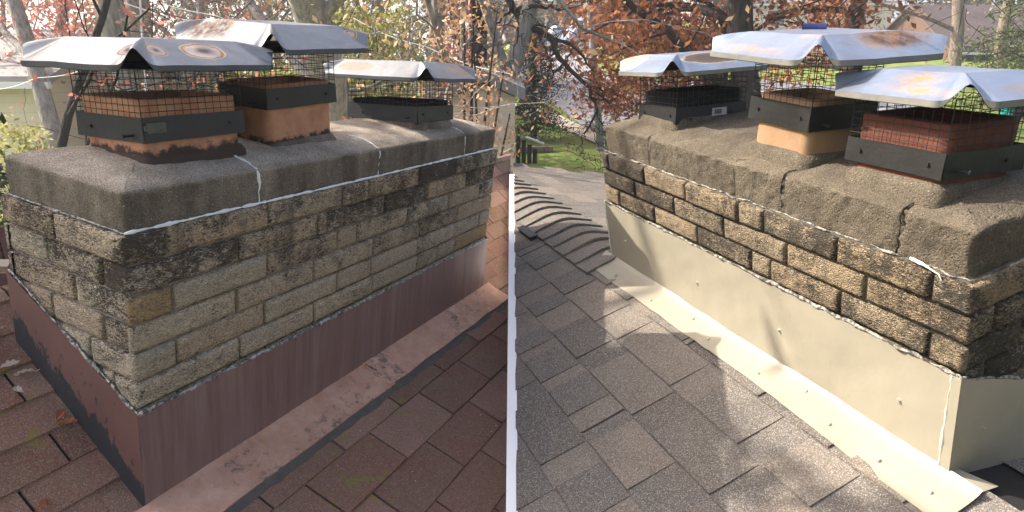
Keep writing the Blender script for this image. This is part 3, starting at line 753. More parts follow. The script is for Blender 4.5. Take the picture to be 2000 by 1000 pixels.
# apron lying on the shingles: faded brown sheet and its tar edge
APR = NT('faded_copper_brown_sheet', .75, 0, .25)
_n1 = APR.noise(7, 5, .7); _n2 = APR.noise(26, 5, .75)
_c = APR.mix(APR.ramp(_n1, [(.3, 0), (.7, 1)]), (.44, .24, .165), (.62, .39, .28))
_c = APR.mix(APR.ramp(APR.math('ADD', APR.math('MULTIPLY', _n2, .6), APR.math('MULTIPLY', APR.noise(3, 3), .5)), [(.60, 0), (.68, .8)]), _c, (.12, .10, .085))
_c = APR.mix(APR.ramp(APR.noise(12, 4, .6, APR.mp((1, 1, 1), loc=(5, 2, 0))), [(.62, 0), (.70, .6)]), _c, (.46, .22, .08))
_c = APR.mix(APR.ramp(APR.noise(85, 2), [(.70, 0), (.74, .9)]), _c, (.60, .56, .52))
APR.col(_c); APR.bump(APR.math('ADD', _n2, APR.math('MULTIPLY', _n1, 2)), .5, .01); APR = APR.m
TAR = flat('grey_roof_tar', (.10, .09, .08), .85, 0, .4, 26, .7)
def apron_piece(x0, x1, lift, seed):
    mb = MB()
    def f(i, j, o=0):
        x = x0+(x1-x0)*i; y = -.014-.165*j-.006*nz(x, seed, 0, 6)*j
        return (x, y, zL(y)+.014+lift+.012*(1-j)**6+.007*(1+nz(x, y, seed, 5))*math.sin(min(1, j)*math.pi)+.002*fbm(x, y, seed, 22, 2)+o+(.005*j**8))
    n = max(6, int((x1-x0)/.02)); mb.grid(lambda i, j: f(1-i, j), n, 12); mb.grid(lambda i, j: f(i, j, -.003), n, 12)
    mb.grid(lambda i, j: f(1-i, 1, -.006*j), n, 1); mb.grid(lambda i, j: f(0, i, -.006*j), 12, 1); mb.grid(lambda i, j: f(1, 1-i, -.006*j), 12, 1)
    return mb.build('apron_flashing', APR, chL, None, 1, True)
apron_piece(-.25, 1.13, .0, 2.0); apron_piece(1.09, 2.42, .006, 5.0)
tb = MB()
def f(i, j):
    x = -.25+2.67*i; y = -.165-.045*j-.012*fbm(x, 3, 0, 8, 3)*j; return (x, y, zL(y)+.0155-.006*j+.003*fbm(x, y, 1, 30, 2))
tb.grid(lambda i, j: f(1-i, j), 160, 3); tb.grid(lambda i, j: (f(1-i, 1)[0], f(1-i, 1)[1], f(1-i, 1)[2]-.008*j), 160, 1)
tb.build('tar_edge', TAR, chL, None, 1, True)
wiggle_tube([(1.10, -.02, zL(0)+.02), (1.12, -.10, zL(-.1)+.024), (1.10, -.185, zL(-.19)+.014)], .006, 4, .006).build('tar_edge', TAR, chL, None, 1, True)

# ---------------------------------------------------------------- the repaired chimney (right)
chR = empty('brick_chimney', MR, 'repaired brick chimney with new cream metal flashing and a sunlit pitted slab', 'chimney')
jl = {0: [1.731, 1.421, 1.12, .816, .692, .39, .095], 1: [1.517, 1.212, .901, .59, .29], 2: [1.671, 1.374, 1.071, .762, .663, .374, .088], 3: [1.5, 1.2, .9, .6, .3]}
jo = {0: [.33], 1: [.10, .36], 2: [.22], 3: [.1, .4]}
brickwork(chR, -1, RD['L'], RD['D'], .44, .0875, jl, jo, MORTAR_R, BRICK_R, rnd, None)
crown(chR, -1, RD['L'], RD['D'], RD['C'], RD['ins'], CONC_R, [(1.404, .010, .006), (.857, .006, .005), (.629, .012, .007), (.214, .014, .010)], 8.1, 2.6)
CRK = flat('crack_shadow_dirt', (.018, .015, .012), .95, 0, .2, 40, 0)
for cx, w_, yend in ((1.404, .0014, .10), (.857, .0009, .05), (.629, .0014, .10), (.214, .0024, .14)):
    pts = []; C = RD['C']
    for i in range(12):
        z = .004+(C-.02)*i/11; pts.append((-(cx+.010*nz(z, 0, cx*9, 16)+.006*nz(z, 0, cx, 60)), .0185, z))
    pts.append((-cx, .028, C+.001))
    for i in range(1, 8):
        y_ = .035+(yend-.035)*i/7; pts.append((-(cx-.03*i/7+.012*nz(C, y_, cx*9, 26)), y_, C+.024*(1-math.exp(-max(0, y_-.03)/.08))+.0015))
    wiggle_tube(pts, w_, cx*5, .003, .006, 5).build('crack', CRK, chR, None, 1, True)
tiles(chR, 'R', RD['C'], -1, [('R1', SOOT, .13), ('R2', CLAYR, .2), ('R3', CLAYD, .185)])
CREAM = NT('cream_coated_metal', .38, 0, .45)
_c = CREAM.mix(CREAM.noise(3, 3), (.265, .235, .178), (.295, .265, .198))
_c = CREAM.mix(CREAM.ramp(CREAM.noise(45, 5, .7), [(.66, 0), (.72, .35)]), _c, (.20, .17, .12))
CREAM.col(_c); CREAM.bump(CREAM.math('ADD', CREAM.noise(4, 2), CREAM.math('MULTIPLY', CREAM.noise(18, 2), .15)), .35, .03); CREAM = CREAM.m
EXC = {}
e = .014
Lr, Dr = RD['L'], RD['D']
panel(chR, 'side_flashing', CREAM, (-Lr-e, -e, -RD['H3']-.004), (e, -e, -RD['H3']-.004), (e, -e, -RD['H1']), (-Lr-e, -e, -RD['H1']), .0014, 70, 10, 4, .0045, 1, (0, -1, 0))
panel(chR, 'side_flashing', CREAM, (e, -e, -RD['H3']-.004), (e, Dr, -RD['H3']-.396*Dr-.004), (e, Dr, -RD['H1']-.44*Dr), (e, -e, -RD['H1']+.002), .0014, 24, 8, 5, .003, 1, (1, 0, 0))
panel(chR, 'side_flashing', CREAM, (-Lr-e, Dr, -RD['H3']-.396*Dr), (-Lr-e, -e, -RD['H3']-.004), (-Lr-e, -e, -RD['H1']), (-Lr-e, Dr, -RD['H1']-.44*Dr), .0014, 10, 4, 5, .003, 1, (-1, 0, 0))
panel(chR, 'corner_flange', CREAM, (e-.024, -e-.0042, -RD['H3']), (e+.004, -e-.0042, -RD['H3']), (e+.004, -e-.0042, -RD['H1']+.004), (e-.020, -e-.0042, -RD['H1']-.004), .0012, 2, 14, 6, .0006, 1, (0, -1, 0))
CAULKD = NT('dirty_caulk', .6, 0, .3); CAULKD.col(CAULKD.mix(CAULKD.ramp(CAULKD.noise(60, 4), [(.42, 0), (.62, 1)]), (.05, .045, .036), (.36, .33, .28))); CAULKD.bump(CAULKD.noise(110, 3), 1, .008); CAULKD = CAULKD.m
CAULK = flat('cream_caulk', (.60, .56, .45), .5, 0, .15, 50, .6)
wiggle_tube([(e-.026, -e-.004, -RD['H3']+.01), (e-.022, -e-.004, -RD['H1'])], .0035, 9, .0025).build('caulk', CAULK, chR, None, 1, True)
wiggle_tube([(-Lr-e+.012, -e-.003, -RD['H3']+.01), (-Lr-e+.008, -e-.003, -RD['H1'])], .0045, 9, .002).build('caulk', CAULK, chR, None, 1, True)
wiggle_tube([(-Lr-e, -e+.002, -RD['H1']+.004), (e, -e+.002, -RD['H1']+.004)], .0048, 15, .005, .008).build('caulk', CAULKD, chR, None, 1, True)
wiggle_tube([(e-.002, -e, -RD['H1']+.004), (e-.002, Dr, -RD['H1']-.44*Dr+.004)], .004, 16, .004, .008).build('caulk', CAULKD, chR, None, 1, True)
wiggle_tube([(-Lr, RD['ins']-.008, .002), (-Lr*.5, RD['ins']-.006, .001), (-.01, RD['ins']-.006, .001)], .0026, 17, .006, .01).build('sealant_bead', CAULKD, chR, None, 1, True)
wiggle_tube([(-.17, .012, .006), (-.12, -.004, .010), (-.075, -.010, .002), (-.062, -.012, -.016)], .0036, 19, .001).build('sealant_bead', CAULK, chR, None, 1, True)
SCR = flat('screw_head', (.42, .39, .32), .4, .5, .2, 90, 0)
for x, z in ((1.636, -.431), (1.067, -.428), (.607, -.428), (.143, -.429)):
    m_ = MB(); c = (-x, -e, z)
    m_.tube([(c[0], c[1], c[2]), (c[0], c[1]-.003, c[2])], [.009, .0075], 12); m_.tube([(c[0], c[1]-.003, c[2]), (c[0], c[1]-.008, c[2])], .0048, 6)
    m_.build('screw', SCR, chR)
m_ = MB(); m_.tube([(e, .0966, -.467), (e+.003, .0966, -.467)], [.008, .007], 12); m_.tube([(e+.003, .0966, -.467), (e+.008, .0966, -.467)], .0045, 6); m_.build('screw', SCR, chR)
# cream apron laid on the shingles
def fa(i, j, o=0):
    X_ = -1.862+(1.862+.105)*i; wd = .128+.022*max(0, (i-.7)/.3); y = .0-.014-(wd)*j
    if i < .012: y = y
    yy = y; fit = -X_
    rip = .0045*fbm(X_, yy, 3, 5.5, 3)*(.3+j)+.004*math.exp(-((i-.52)/.012)**2)*j+.003*math.exp(-((i-.33)/.02)**2)
    return (X_+.03*(j if i < .5 else -0.0)*(1-i), yy, zR(yy)+.014+.014*(1-j)**8+rip+o)
mb = MB(); mb.grid(lambda i, j: fa(1-i, j), 120, 10); mb.grid(lambda i, j: fa(i, j, -.0014), 120, 10)
mb.grid(lambda i, j: fa(1-i, 1, -.0014*j), 120, 1); mb.grid(lambda i, j: fa(0, i, -.0014*j), 10, 1); mb.grid(lambda i, j: fa(1, 1-i, -.0014*j), 10, 1)
mb.build('apron_flashing', CREAM, chR, None, 1, True)
mb = MB(); mb.grid(lambda i, j: (-.008+.105*i, .012+.05*i*j-.03*(1-j), zR(.0)+.013-.018*i*j), 8, 3); mb.build('flashing_corner', CREAM, chR, None, 1, True)
for px_, y_ in ((1.80, -.09), (1.62, -.10), (1.30, -.105), (1.05, -.06), (.90, -.10), (.62, -.10), (.45, -.05), (.30, -.105), (.12, -.11), (-.03, -.10)):
    m_ = MB(); z_ = zR(y_)+.016; c = (-px_, y_, z_); m_.tube([c, (c[0], c[1], z_+.004)], [.0075, .004], 9); m_.build('nail_head', SCR, chR)

# ---------------------------------------------------------------- the six chimney caps
G1 = 'chimney caps on the weathered chimney'; G2 = 'chimney caps on the repaired chimney'
def P_(k): return capP[k]
lidL = ((.25, .252, .256), .36, .5); lidR = ((.20, .235, .31), .34, .35)
p = P_('L1'); LX, LY = p[2]/2+p[8], p[3]/2+p[10]
tL1, dL1 = chimney_cap(ML, 1, p, LD['C'], 'nearest cap on the weathered chimney, three rust rings on its grey lid', lidL,
    [((-LX+.045, -LY+.085, .035), (.035, .034, .032), 'ring'), ((-LX+.095, -LY+.045, .035), (.030, .035, .030), 'ring'), ((-LX+.245, -LY+.045, .035), (.075, .05, .035), 'ring')],
    seed=1, bandm=BLACK, m_=.12, hp=.070, arch=.045, group=G1)
m_ = MB(); X, Y, b0, b1, zl, LX, LY = dL1
m_.box((-X+.01, -Y-.006, b0+.028), (-X+.07, -Y-.002, b0+.058)); m_.box((-X-.0, -Y-.009, b0+.036), (-X+.055, -Y-.005, b0+.050))
m_.build('clip', flat('greenish_steel', (.10, .105, .085), .6, .2, .4, 60, .2), tL1)
p = P_('L2'); LX, LY = p[2]/2+p[8], p[3]/2+p[10]
chimney_cap(ML, 1, p, LD['C'], 'tallest cap on the weathered chimney, orange rust across the far end of its lid', lidL,
    [((-LX+.05, .08, .05), (.12, .14, .07), 'wash'), ((LX-.06, -LY+.06, .035), (.045, .03, .03), 'ring')], seed=2, bandm=BLACK, m_=.115, hp=.074, arch=.048, group=G1)
p = P_('L3'); LX, LY = p[2]/2+p[8], p[3]/2+p[10]
chimney_cap(ML, 1, p, LD['C'], 'farthest and lowest cap on the weathered chimney, flat brown rust ovals on its lid', lidL,
    [((-LX+.05, .12, .035), (.06, .13, .035), 'brown'), ((.10, -LY+.05, .035), (.13, .06, .035), 'brown')], seed=3, bandm=BLACK, m_=.115, hp=.074, arch=.045, group=G1)
p = P_('R1'); LX, LY = p[2]/2+p[8], p[3]/2+p[10]
tR1, dR1 = chimney_cap(MR, -1, p, RD['C'], 'farthest cap on the repaired chimney, dark oval on lid, paper tag on base', lidR,
    [((LX-.085, -LY+.05, .035), (.075, .09, .05), 'tan'), ((-LX+.055, -.02, .04), (.06, .16, .03), 'dark')], seed=4, bandm=BLACKR, m_=.11, hp=.063, arch=.042, group=G2)
X, Y, b0, b1, zl, _a, _b = dR1
m_ = MB(); m_.box((X+.0025, .0, b0+.02), (X+.0045, .075, b0+.052)); st = m_.build('paper_tag', STICK, tR1)
m_ = MB()
for i in range(9): m_.box((X+.0047, .012+.0042*i, b0+.026), (X+.0055, .0136+.0042*i+(.0012 if i % 3 == 0 else 0), b0+.046))
m_.build('barcode', INK, st)
p = P_('R2'); LX, LY = p[2]/2+p[8], p[3]/2+p[10]
chimney_cap(MR, -1, p, RD['C'], 'middle cap on the repaired chimney, its lid streaked with brown rust on the shaded side', lidR,
    [((-LX+.06, .02, .04), (.075, .10, .045), 'wash'), ((-LX+.06, .08, .045), (.075, .13, .05), 'darkwash'), ((-LX+.13, -LY+.10, .07), (.05, .05, .03), 'wash'), ((.04, -LY+.015, .005), (.20, .035, .03), 'wash')], seed=5, bandm=BLACKR, m_=.12, hp=.060, arch=.041, group=G2)
p = P_('R3'); LX, LY = p[2]/2+p[8], p[3]/2+p[10]
chimney_cap(MR, -1, p, RD['C'], 'nearest cap on the repaired chimney, its bright sunlit lid with one faint rust stain', lidR,
    [((-.03, -LY+.06, .035), (.08, .05, .04), 'wash'), ((-.08, -LY+.015, .005), (.16, .03, .03), 'wash'), ((-LX+.02, .05, .0), (.03, .2, .03), 'wash')], seed=6, bandm=BLACKR, m_=.12, hp=.052, arch=.039, group=G2)
# short dark blue plastic tube lying across the back of the middle lid
fr = MR @ flue_frame(P_('R2'), RD['C'], -1); p = P_('R2'); X, Y = p[2]/2+p[8], p[3]/2+p[10]; zt = p[9]-RD['C']+.013+.052
tbm = MB(); a = Vector((-.065, -.02, zt+.017)); b = Vector((-.015, .03, zt+.015)); d = (b-a)
tbm.tube([a, a+d*.03, b], [.0145, .0135, .0135], 18, cap=False); tbm.tube([b, a+d*.03, a], [.0115, .0115, .0125], 18, cap=False)
o = tbm.build('plastic_tube', flat('dark_blue_plastic', (.015, .02, .09), .35, 0, .1, 10, 0, .5), None, fr, smooth=True)
tag(o, 'short dark blue plastic tube lying on the middle lid of the repaired chimney', 'tube')

# ---------------------------------------------------------------- ground, road, lawn
def sstep(a, b, x):
    t = min(1, max(0, (x-a)/(b-a))); return t*t*(3-2*t)
def hill(Y): return 2.0+.107*(min(max(Y, 3), 75)-3) - (.0 if Y < 75 else 0)
def T(x, y):
    k = sstep(-7, .5, x) if y > 0 else sstep(-7, .5, x)
    base = .35*nz(x, y, 0, .06) if x < -7 else 0
    near = sstep(2, 9, y)
    return (hill(y)*k*near + .0)
LAWN = NT('lawn_grass', .95, 0, .1)
_n = LAWN.noise(.9, 5, .65); _n2 = LAWN.noise(14, 4, .8)
_c = LAWN.mix(LAWN.ramp(_n, [(.4, 0), (.68, 1)]), (.16, .26, .05), (.30, .27, .11))
LAWN.col(LAWN.mix(LAWN.ramp(_n2, [(.3, .7), (.6, 0)]), _c, (.04, .055, .015))); LAWN.bump(_n2, .8, .06); LAWN = LAWN.m
ASPH = flat('pale_asphalt', (.22, .22, .235), .9, 0, .22, 1.5, .3)
PATH = flat('pale_concrete_path', (.42, .37, .30), .9, 0, .2, 2, .2)
g = MB(); xs = [-400, -200, -100, -60, -40, -30] + [-24+1.5*i for i in range(22)] + [12, 20, 35, 60, 100, 200, 400]
ys = [-60, -20, -5, 0, 2] + [3+1.5*i for i in range(50)] + [82, 95, 120, 180, 300, 600, 1200]
n = len(xs); g.add([(x, y, T(x, y)) for y in ys for x in xs], [(j*n+i, j*n+i+1, (j+1)*n+i+1, (j+1)*n+i) for j in range(len(ys)-1) for i in range(n-1)])
tag(g.build('ground', LAWN), 'autumn lawn and yards rising to the street', kind='structure')
def ground_pt(px, py, lift=0):
    d = (CAMM @ Vector(((px-1000)/FPX, (py-500)/FPX, 1))); d /= d.y; lo, hi = 4, 200
    for q in range(1, 800):
        Y = 4+q*.25
        if CAMZ+d.z*Y < T(d.x*Y, Y): hi = Y; lo = Y-.25; break
    for _ in range(30):
        Y = (lo+hi)/2
        if CAMZ+d.z*Y < T(d.x*Y, Y): hi = Y
        else: lo = Y
    return Vector((d.x*lo, lo, T(d.x*lo, lo)+lift))
def sheet(name, px, lift, mat, label):
    bm = bmesh.new(); vs = [bm.verts.new(ground_pt(x, y, lift)) for x, y in px]; bm.faces.new(vs); bmesh.ops.triangulate(bm, faces=bm.faces)
    bmesh.ops.subdivide_edges(bm, edges=bm.edges, cuts=5, use_grid_fill=True)
    for v in bm.verts: v.co.z = T(v.co.x, v.co.y)+lift
    me = bpy.data.meshes.new(name); bm.to_mesh(me); bm.free(); me.materials.append(mat)
    o = bpy.data.objects.new(name, me); S.collection.objects.link(o); return tag(o, label, kind='structure')
sheet('road', [(1000, 104), (1075, 98), (1140, 104), (1190, 150), (1260, 162), (1500, 158), (1820, 190), (1830, 230), (1560, 205), (1300, 215), (1240, 262), (1150, 258), (1080, 205), (1000, 180)], .05, ASPH, 'grey residential street curving past the lawns')
sheet('pavement', [(1000, 204), (1080, 222), (1180, 272), (1182, 292), (1080, 246), (1000, 222)], .06, PATH, 'pale concrete path beside the street')
sheet('grass_verge', [(1192, 158), (1250, 168), (1262, 190), (1225, 186)], .09, LAWN, 'small patch of grass beside the street')

# ---------------------------------------------------------------- trees and shrubs
def bark(name, c):
    m = NT(name, .95, 0, .1); v = m.mp((1, 1, .18)); n = m.noise(16, 5, .7, v)
    m.col(m.mix(m.ramp(n, [(.35, 0), (.65, 1)]), tuple(x*.4 for x in c), c)); m.bump(n, 1, .04); return m.m
BARKG = bark('grey_bark', (.38, .34, .31)); BARKD = bark('dark_bark', (.055, .045, .04)); BARKT = bark('tan_twigs', (.26, .21, .165))
def leafm(name, c1, c2):
    m = NT(name, .7, 0, .3); m.col(m.mix(m.attr(), c1, c2))
    m.b.inputs['Transmission Weight'].default_value = 0
    t = m.t.nodes.new('ShaderNodeBsdfTranslucent'); m.put(t.inputs[0], m.mix(m.attr(), c1, c2)); mx = m.t.nodes.new('ShaderNodeMixShader'); mx.inputs[0].default_value = .4
    out = [n for n in m.t.nodes if n.type == 'OUTPUT_MATERIAL'][0]
    m.t.links.new(m.b.outputs[0], mx.inputs[1]); m.t.links.new(t.outputs[0], mx.inputs[2]); m.t.links.new(mx.outputs[0], out.inputs[0]); return m.m
LRED = leafm('red_leaves', (.34, .09, .07), (.55, .24, .17)); LORG = leafm('orange_leaves', (.45, .24, .12), (.66, .44, .27))
LRUST = leafm('rust_oak_leaves', (.16, .045, .018), (.42, .17, .07)); LTAN = leafm('tan_leaves', (.28, .19, .10), (.48, .36, .20))
LYEL = leafm('yellow_green_leaves', (.20, .21, .05), (.48, .45, .14)); LGRN = leafm('dark_evergreen_needles', (.018, .035, .016), (.06, .085, .035)); LPIN = leafm('pine_needles', (.05, .075, .025), (.16, .18, .07))
LGREY = leafm('grey_green_leaves', (.10, .115, .07), (.24, .23, .15))
def leaves(mb, p, n, R, size, rn, sq=.6):
    for _ in range(n):
        c = p+Vector((rn.gauss(0, R), rn.gauss(0, R), rn.gauss(0, R*.8)))
        a = Vector((rn.uniform(-1, 1), rn.uniform(-1, 1), rn.uniform(-1, 1))).normalized(); b = a.orthogonal().normalized()
        b = (Matrix.Rotation(rn.random()*6.28, 3, a) @ b); s = size*rn.uniform(.6, 1.4)
        mb.add([c-a*s, c-b*s*sq*.6, c+a*s, c+b*s*sq], [(0, 1, 2, 3)], rn.random())
def tree(label, base, h, r, seed, cat='tree', group=None, lean=(0, 0), first=.25, spread=.75, depth=4, barkm=None, leaf=None, nleaf=3, lsize=.09, lR=.3, twig=.01, kids=3, dirs=None, name='tree', up=.18, lvl_leaf=1, crown_from=None):
    rn = random.Random(seed); base = Vector(base); e = empty(name, Matrix.Translation(base), label, cat, group)
    tr = MB(); lf = MB(); tw = MB()
    def grow(p, d, L, rr, lv):
        n = 6 if lv == 0 else (5 if lv < 3 else 3); pts = [p.copy()]; rs = [rr]; q = p.copy(); dd = d.normalized()
        for i in range(n):
            k = .10+.09*lv; dd = (dd+Vector((rn.gauss(0, k), rn.gauss(0, k), rn.gauss(0, k)+(up*.35 if lv else 0)))).normalized()
            q = q+dd*(L/n); pts.append(q.copy()); rs.append(max(twig*.5, rr*(1-.62*(i+1)/n)))
            t = (i+1)/n
            if lv < depth and (lv > 0 or t > first):
                m = 1 if (lv or rn.random() < .8) else 2
                for _ in range(m):
                    if rn.random() < (.95 if lv < 2 else .8):
                        ax = dd.orthogonal().normalized(); ax = Matrix.Rotation(rn.random()*6.283, 3, dd) @ ax
                        nd = (dd*(1-spread*.55)+ax*spread*rn.uniform(.7, 1.2)).normalized()
                        grow(q.copy(), nd, L*rn.uniform(.36, .62)*(1.1-.4*t if lv == 0 else 1), rs[-1]*rn.uniform(.4, .62), lv+1)
            if leaf and lv >= depth-lvl_leaf: leaves(lf, q, nleaf, lR, lsize, rn)
        tr.tube(pts, rs, 9 if lv == 0 else (6 if lv == 1 else (4 if lv == 2 else 3)), cap=False)
    grow(Vector((0, 0, -.2)), Vector((lean[0], lean[1], 1)), h, r, 0)
    b_ = barkm or BARKG
    tr.build('trunk', b_, e, smooth=True)
    if tw.v: tw.build('branches', b_ if r > .2 else b_, e)
    if lf.v: lf.build('crown', leaf, e)
    return e
def gb(px, Y): # ground point under a picture column at a given distance
    x = (px-1000)/FPX*Y*1.047; return (x, Y, T(x, Y))
def shrub(label, base, w, h, mat, n, seed, size=.05, group=None, cat='shrub', name='shrub', stems=9):
    rn = random.Random(seed); e = empty(name, Matrix.Translation(Vector(base)), label, cat, group); st = MB(); lf = MB()
    for i in range(stems):
        a = rn.random()*6.283; d = Vector((math.cos(a)*w*.5*rn.random(), math.sin(a)*w*.4*rn.random(), h*rn.uniform(.6, 1)))
        pts = [Vector((0, 0, 0)), d*.5+Vector((rn.gauss(0, .08), rn.gauss(0, .08), .1)), d]; st.tube(pts, [.03, .02, .008], 4, cap=False)
    for _ in range(n//12):
        a = rn.random()*6.283; rr = rn.random()**.5; z = rn.random()
        k = math.sqrt(max(.05, 1-(2*z-1)**2*.8)); c = Vector((math.cos(a)*rr*w*.5*k, math.sin(a)*rr*w*.5*k, .08*h+z*h*.9))
        leaves(lf, c, 12, size*2.2, size, rn)
    st.build('stems', BARKD, e); lf.build('foliage', mat, e); return e
GL = 'bare and autumn trees behind the weathered chimney'; GR = 'trees across the street behind the repaired chimney'
# left: trunks listed by picture column, distance
tree('thin dark leaning tree standing left of the nearest cap', gb(95, 7.0), 7.5, .085, 3, group=GL, lean=(-.20, 0), barkm=BARKD, depth=3, spread=.6, first=.4, twig=.008, leaf=LRED, nleaf=2, lsize=.035, lR=.25)
tree('red leaved oak left of the big trunks', gb(20, 13), 10, .16, 8, group=GL, depth=4, leaf=LRED, nleaf=5, lsize=.06, lR=.35, first=.25, spread=.8)
tree('slim grey trunk with crimson leaves behind the nearest lid', gb(120, 16), 11, .2, 12, group=GL, depth=4, leaf=LRED, nleaf=5, lsize=.06, lR=.4, first=.3)
tree('tall grey trunk leaning right behind the nearest lid', gb(188, 11), 12, .20, 13, group=GL, lean=(-.10, 0), depth=4, first=.45, leaf=LTAN, nleaf=1, lsize=.05)
tree('broad straight trunk rising behind the peak of the nearest lid', gb(272, 12), 14, .34, 14, group=GL, depth=4, first=.5, leaf=LORG, nleaf=1, lsize=.06)
tree('second broad trunk close beside the broadest one', gb(352, 14), 14, .30, 15, group=GL, depth=4, first=.45, leaf=LRED, nleaf=3, lsize=.06, lR=.4)
tree('grey green tree behind the rusty lid', gb(440, 19), 11, .2, 16, group=GL, depth=4, first=.2, leaf=LGREY, nleaf=4, lsize=.08, lR=.45)
tree('slender tree with thin grey foliage above the tallest lid', gb(545, 20), 12, .2, 17, group=GL, depth=4, first=.2, leaf=LGREY, nleaf=4, lsize=.08, lR=.45)
tree('dark trunk just left of the bright gap of sky', gb(628, 15), 13, .28, 18, group=GL, depth=4, first=.5, lean=(.05, 0), leaf=LTAN, nleaf=1, lsize=.06)
tree('massive forked tree right of the tallest lid', gb(705, 12.5), 10, .42, 19, group=GL, depth=4, first=.22, spread=.95, lean=(.08, 0), leaf=LORG, nleaf=1, lsize=.055)
tree('leaning branchy tree above the farthest cap', gb(860, 12), 9, .17, 20, group=GL, depth=4, first=.15, spread=1.0, lean=(-.18, 0), leaf=LORG, nleaf=1, lsize=.05)
tree('dark forked tree right of the farthest cap', gb(905, 10), 9, .17, 23, group=GL, depth=4, first=.15, spread=.9, lean=(.12, 0), leaf=LORG, nleaf=1, lsize=.045, barkm=BARKG)
tree('tan leaved tree between the forked trees', gb(800, 20), 11, .2, 24, group=GL, depth=4, first=.15, leaf=LTAN, nleaf=4, lsize=.07, lR=.4)
tree('bare tree beside the grey sided house', gb(950, 17), 11, .2, 25, group=GL, depth=4, first=.15, spread=.9, leaf=LORG, nleaf=1, lsize=.06)
for i, (px, Y, m_, lab) in enumerate([(60, 24, LTAN, 'distant tan crown at the far left edge'), (230, 26, LGREY, 'distant green grey crown behind the broad trunks'), (400, 27, LTAN, 'distant tan crown left of the tallest lid'), (500, 29, LGREY, 'distant green crown right behind the tallest lid'),
        (600, 28, LTAN, 'distant tan crown left of the sky gap'), (745, 27, LTAN, 'distant tan crown behind the massive forked tree'), (850, 29, LGREY, 'distant grey green crown above the farthest cap'), (935, 27, LTAN, 'distant tan crown above the grey sided house')]):
    tree(lab, gb(px, Y), 11, .24, 40+i, group='distant trees behind the weathered chimney', depth=4, first=.08, leaf=m_, nleaf=4, lsize=.10, lR=.6, spread=.9)
shrub('yellow green bush below the beige house', gb(75, 10.5), 1.5, 4.65, LYEL, 5000, 1, .045, 'shrubs behind the weathered chimney')
shrub('dark evergreen bush at the left edge', gb(0, 8.5), .9, 4.6, LGRN, 4500, 2, .045, 'shrubs behind the weathered chimney')
shrub('crimson bush beside the farthest lid', gb(925, 12), 1.2, 4.6, LRED, 3000, 3, .045, 'shrubs behind the weathered chimney')
shrub('orange leaved bush against the grey siding', gb(925, 7.4), 1.3, 4.2, LORG, 1600, 4, .035, 'shrubs behind the weathered chimney')
shrub('olive green thicket behind the wire of the middle cap', gb(600, 15), 4.2, 5.1, LYEL, 9000, 5, .07, 'shrubs behind the weathered chimney')
shrub('pale green thicket behind the wire of the farthest cap', gb(765, 15), 3.4, 5.0, LYEL, 7000, 6, .07, 'shrubs behind the weathered chimney')
shrub('reddish brown thicket behind the nearest cap', gb(330, 16), 5.0, 5.1, LTAN, 8000, 7, .08, 'shrubs behind the weathered chimney')
shrub('grey green thicket left of the nearest cap', gb(170, 17), 3.2, 5.0, LGREY, 6000, 8, .08, 'shrubs behind the weathered chimney')

# ---------------------------------------------------------------- neighbouring houses
SIDW = NT('pale_lap_siding', .7, 0, .3); _z = SIDW.sep()[2]
_w = SIDW.math('FRACT', SIDW.math('MULTIPLY', _z, 5.5)); SIDW.col(SIDW.mix(SIDW.ramp(_w, [(.0, .55), (.08, 0)]), SIDW.mix(SIDW.noise(2, 3), (.66, .56, .46), (.72, .62, .52)), (.30, .27, .24))); SIDW.bump(_w, .6, .02); SIDW = SIDW.m
SIDB = NT('beige_lap_siding', .7, 0, .3); _z = SIDB.sep()[2]
_w = SIDB.math('FRACT', SIDB.math('MULTIPLY', _z, 5.0)); SIDB.col(SIDB.mix(SIDB.ramp(_w, [(.0, .5), (.08, 0)]), SIDB.mix(SIDB.noise(2, 3), (.52, .44, .36), (.60, .515, .42)), (.28, .24, .20))); SIDB.bump(_w, .6, .02); SIDB = SIDB.m
ROOFG = flat('grey_shingles', (.24, .225, .215), .9, 0, .3, 6, .5); TRIM = flat('white_trim', (.70, .69, .67), .6, 0, .06, 6, 0); GLASS = flat('window_glass', (.05, .06, .07), .08, 0, .3, 2, 0, .8)
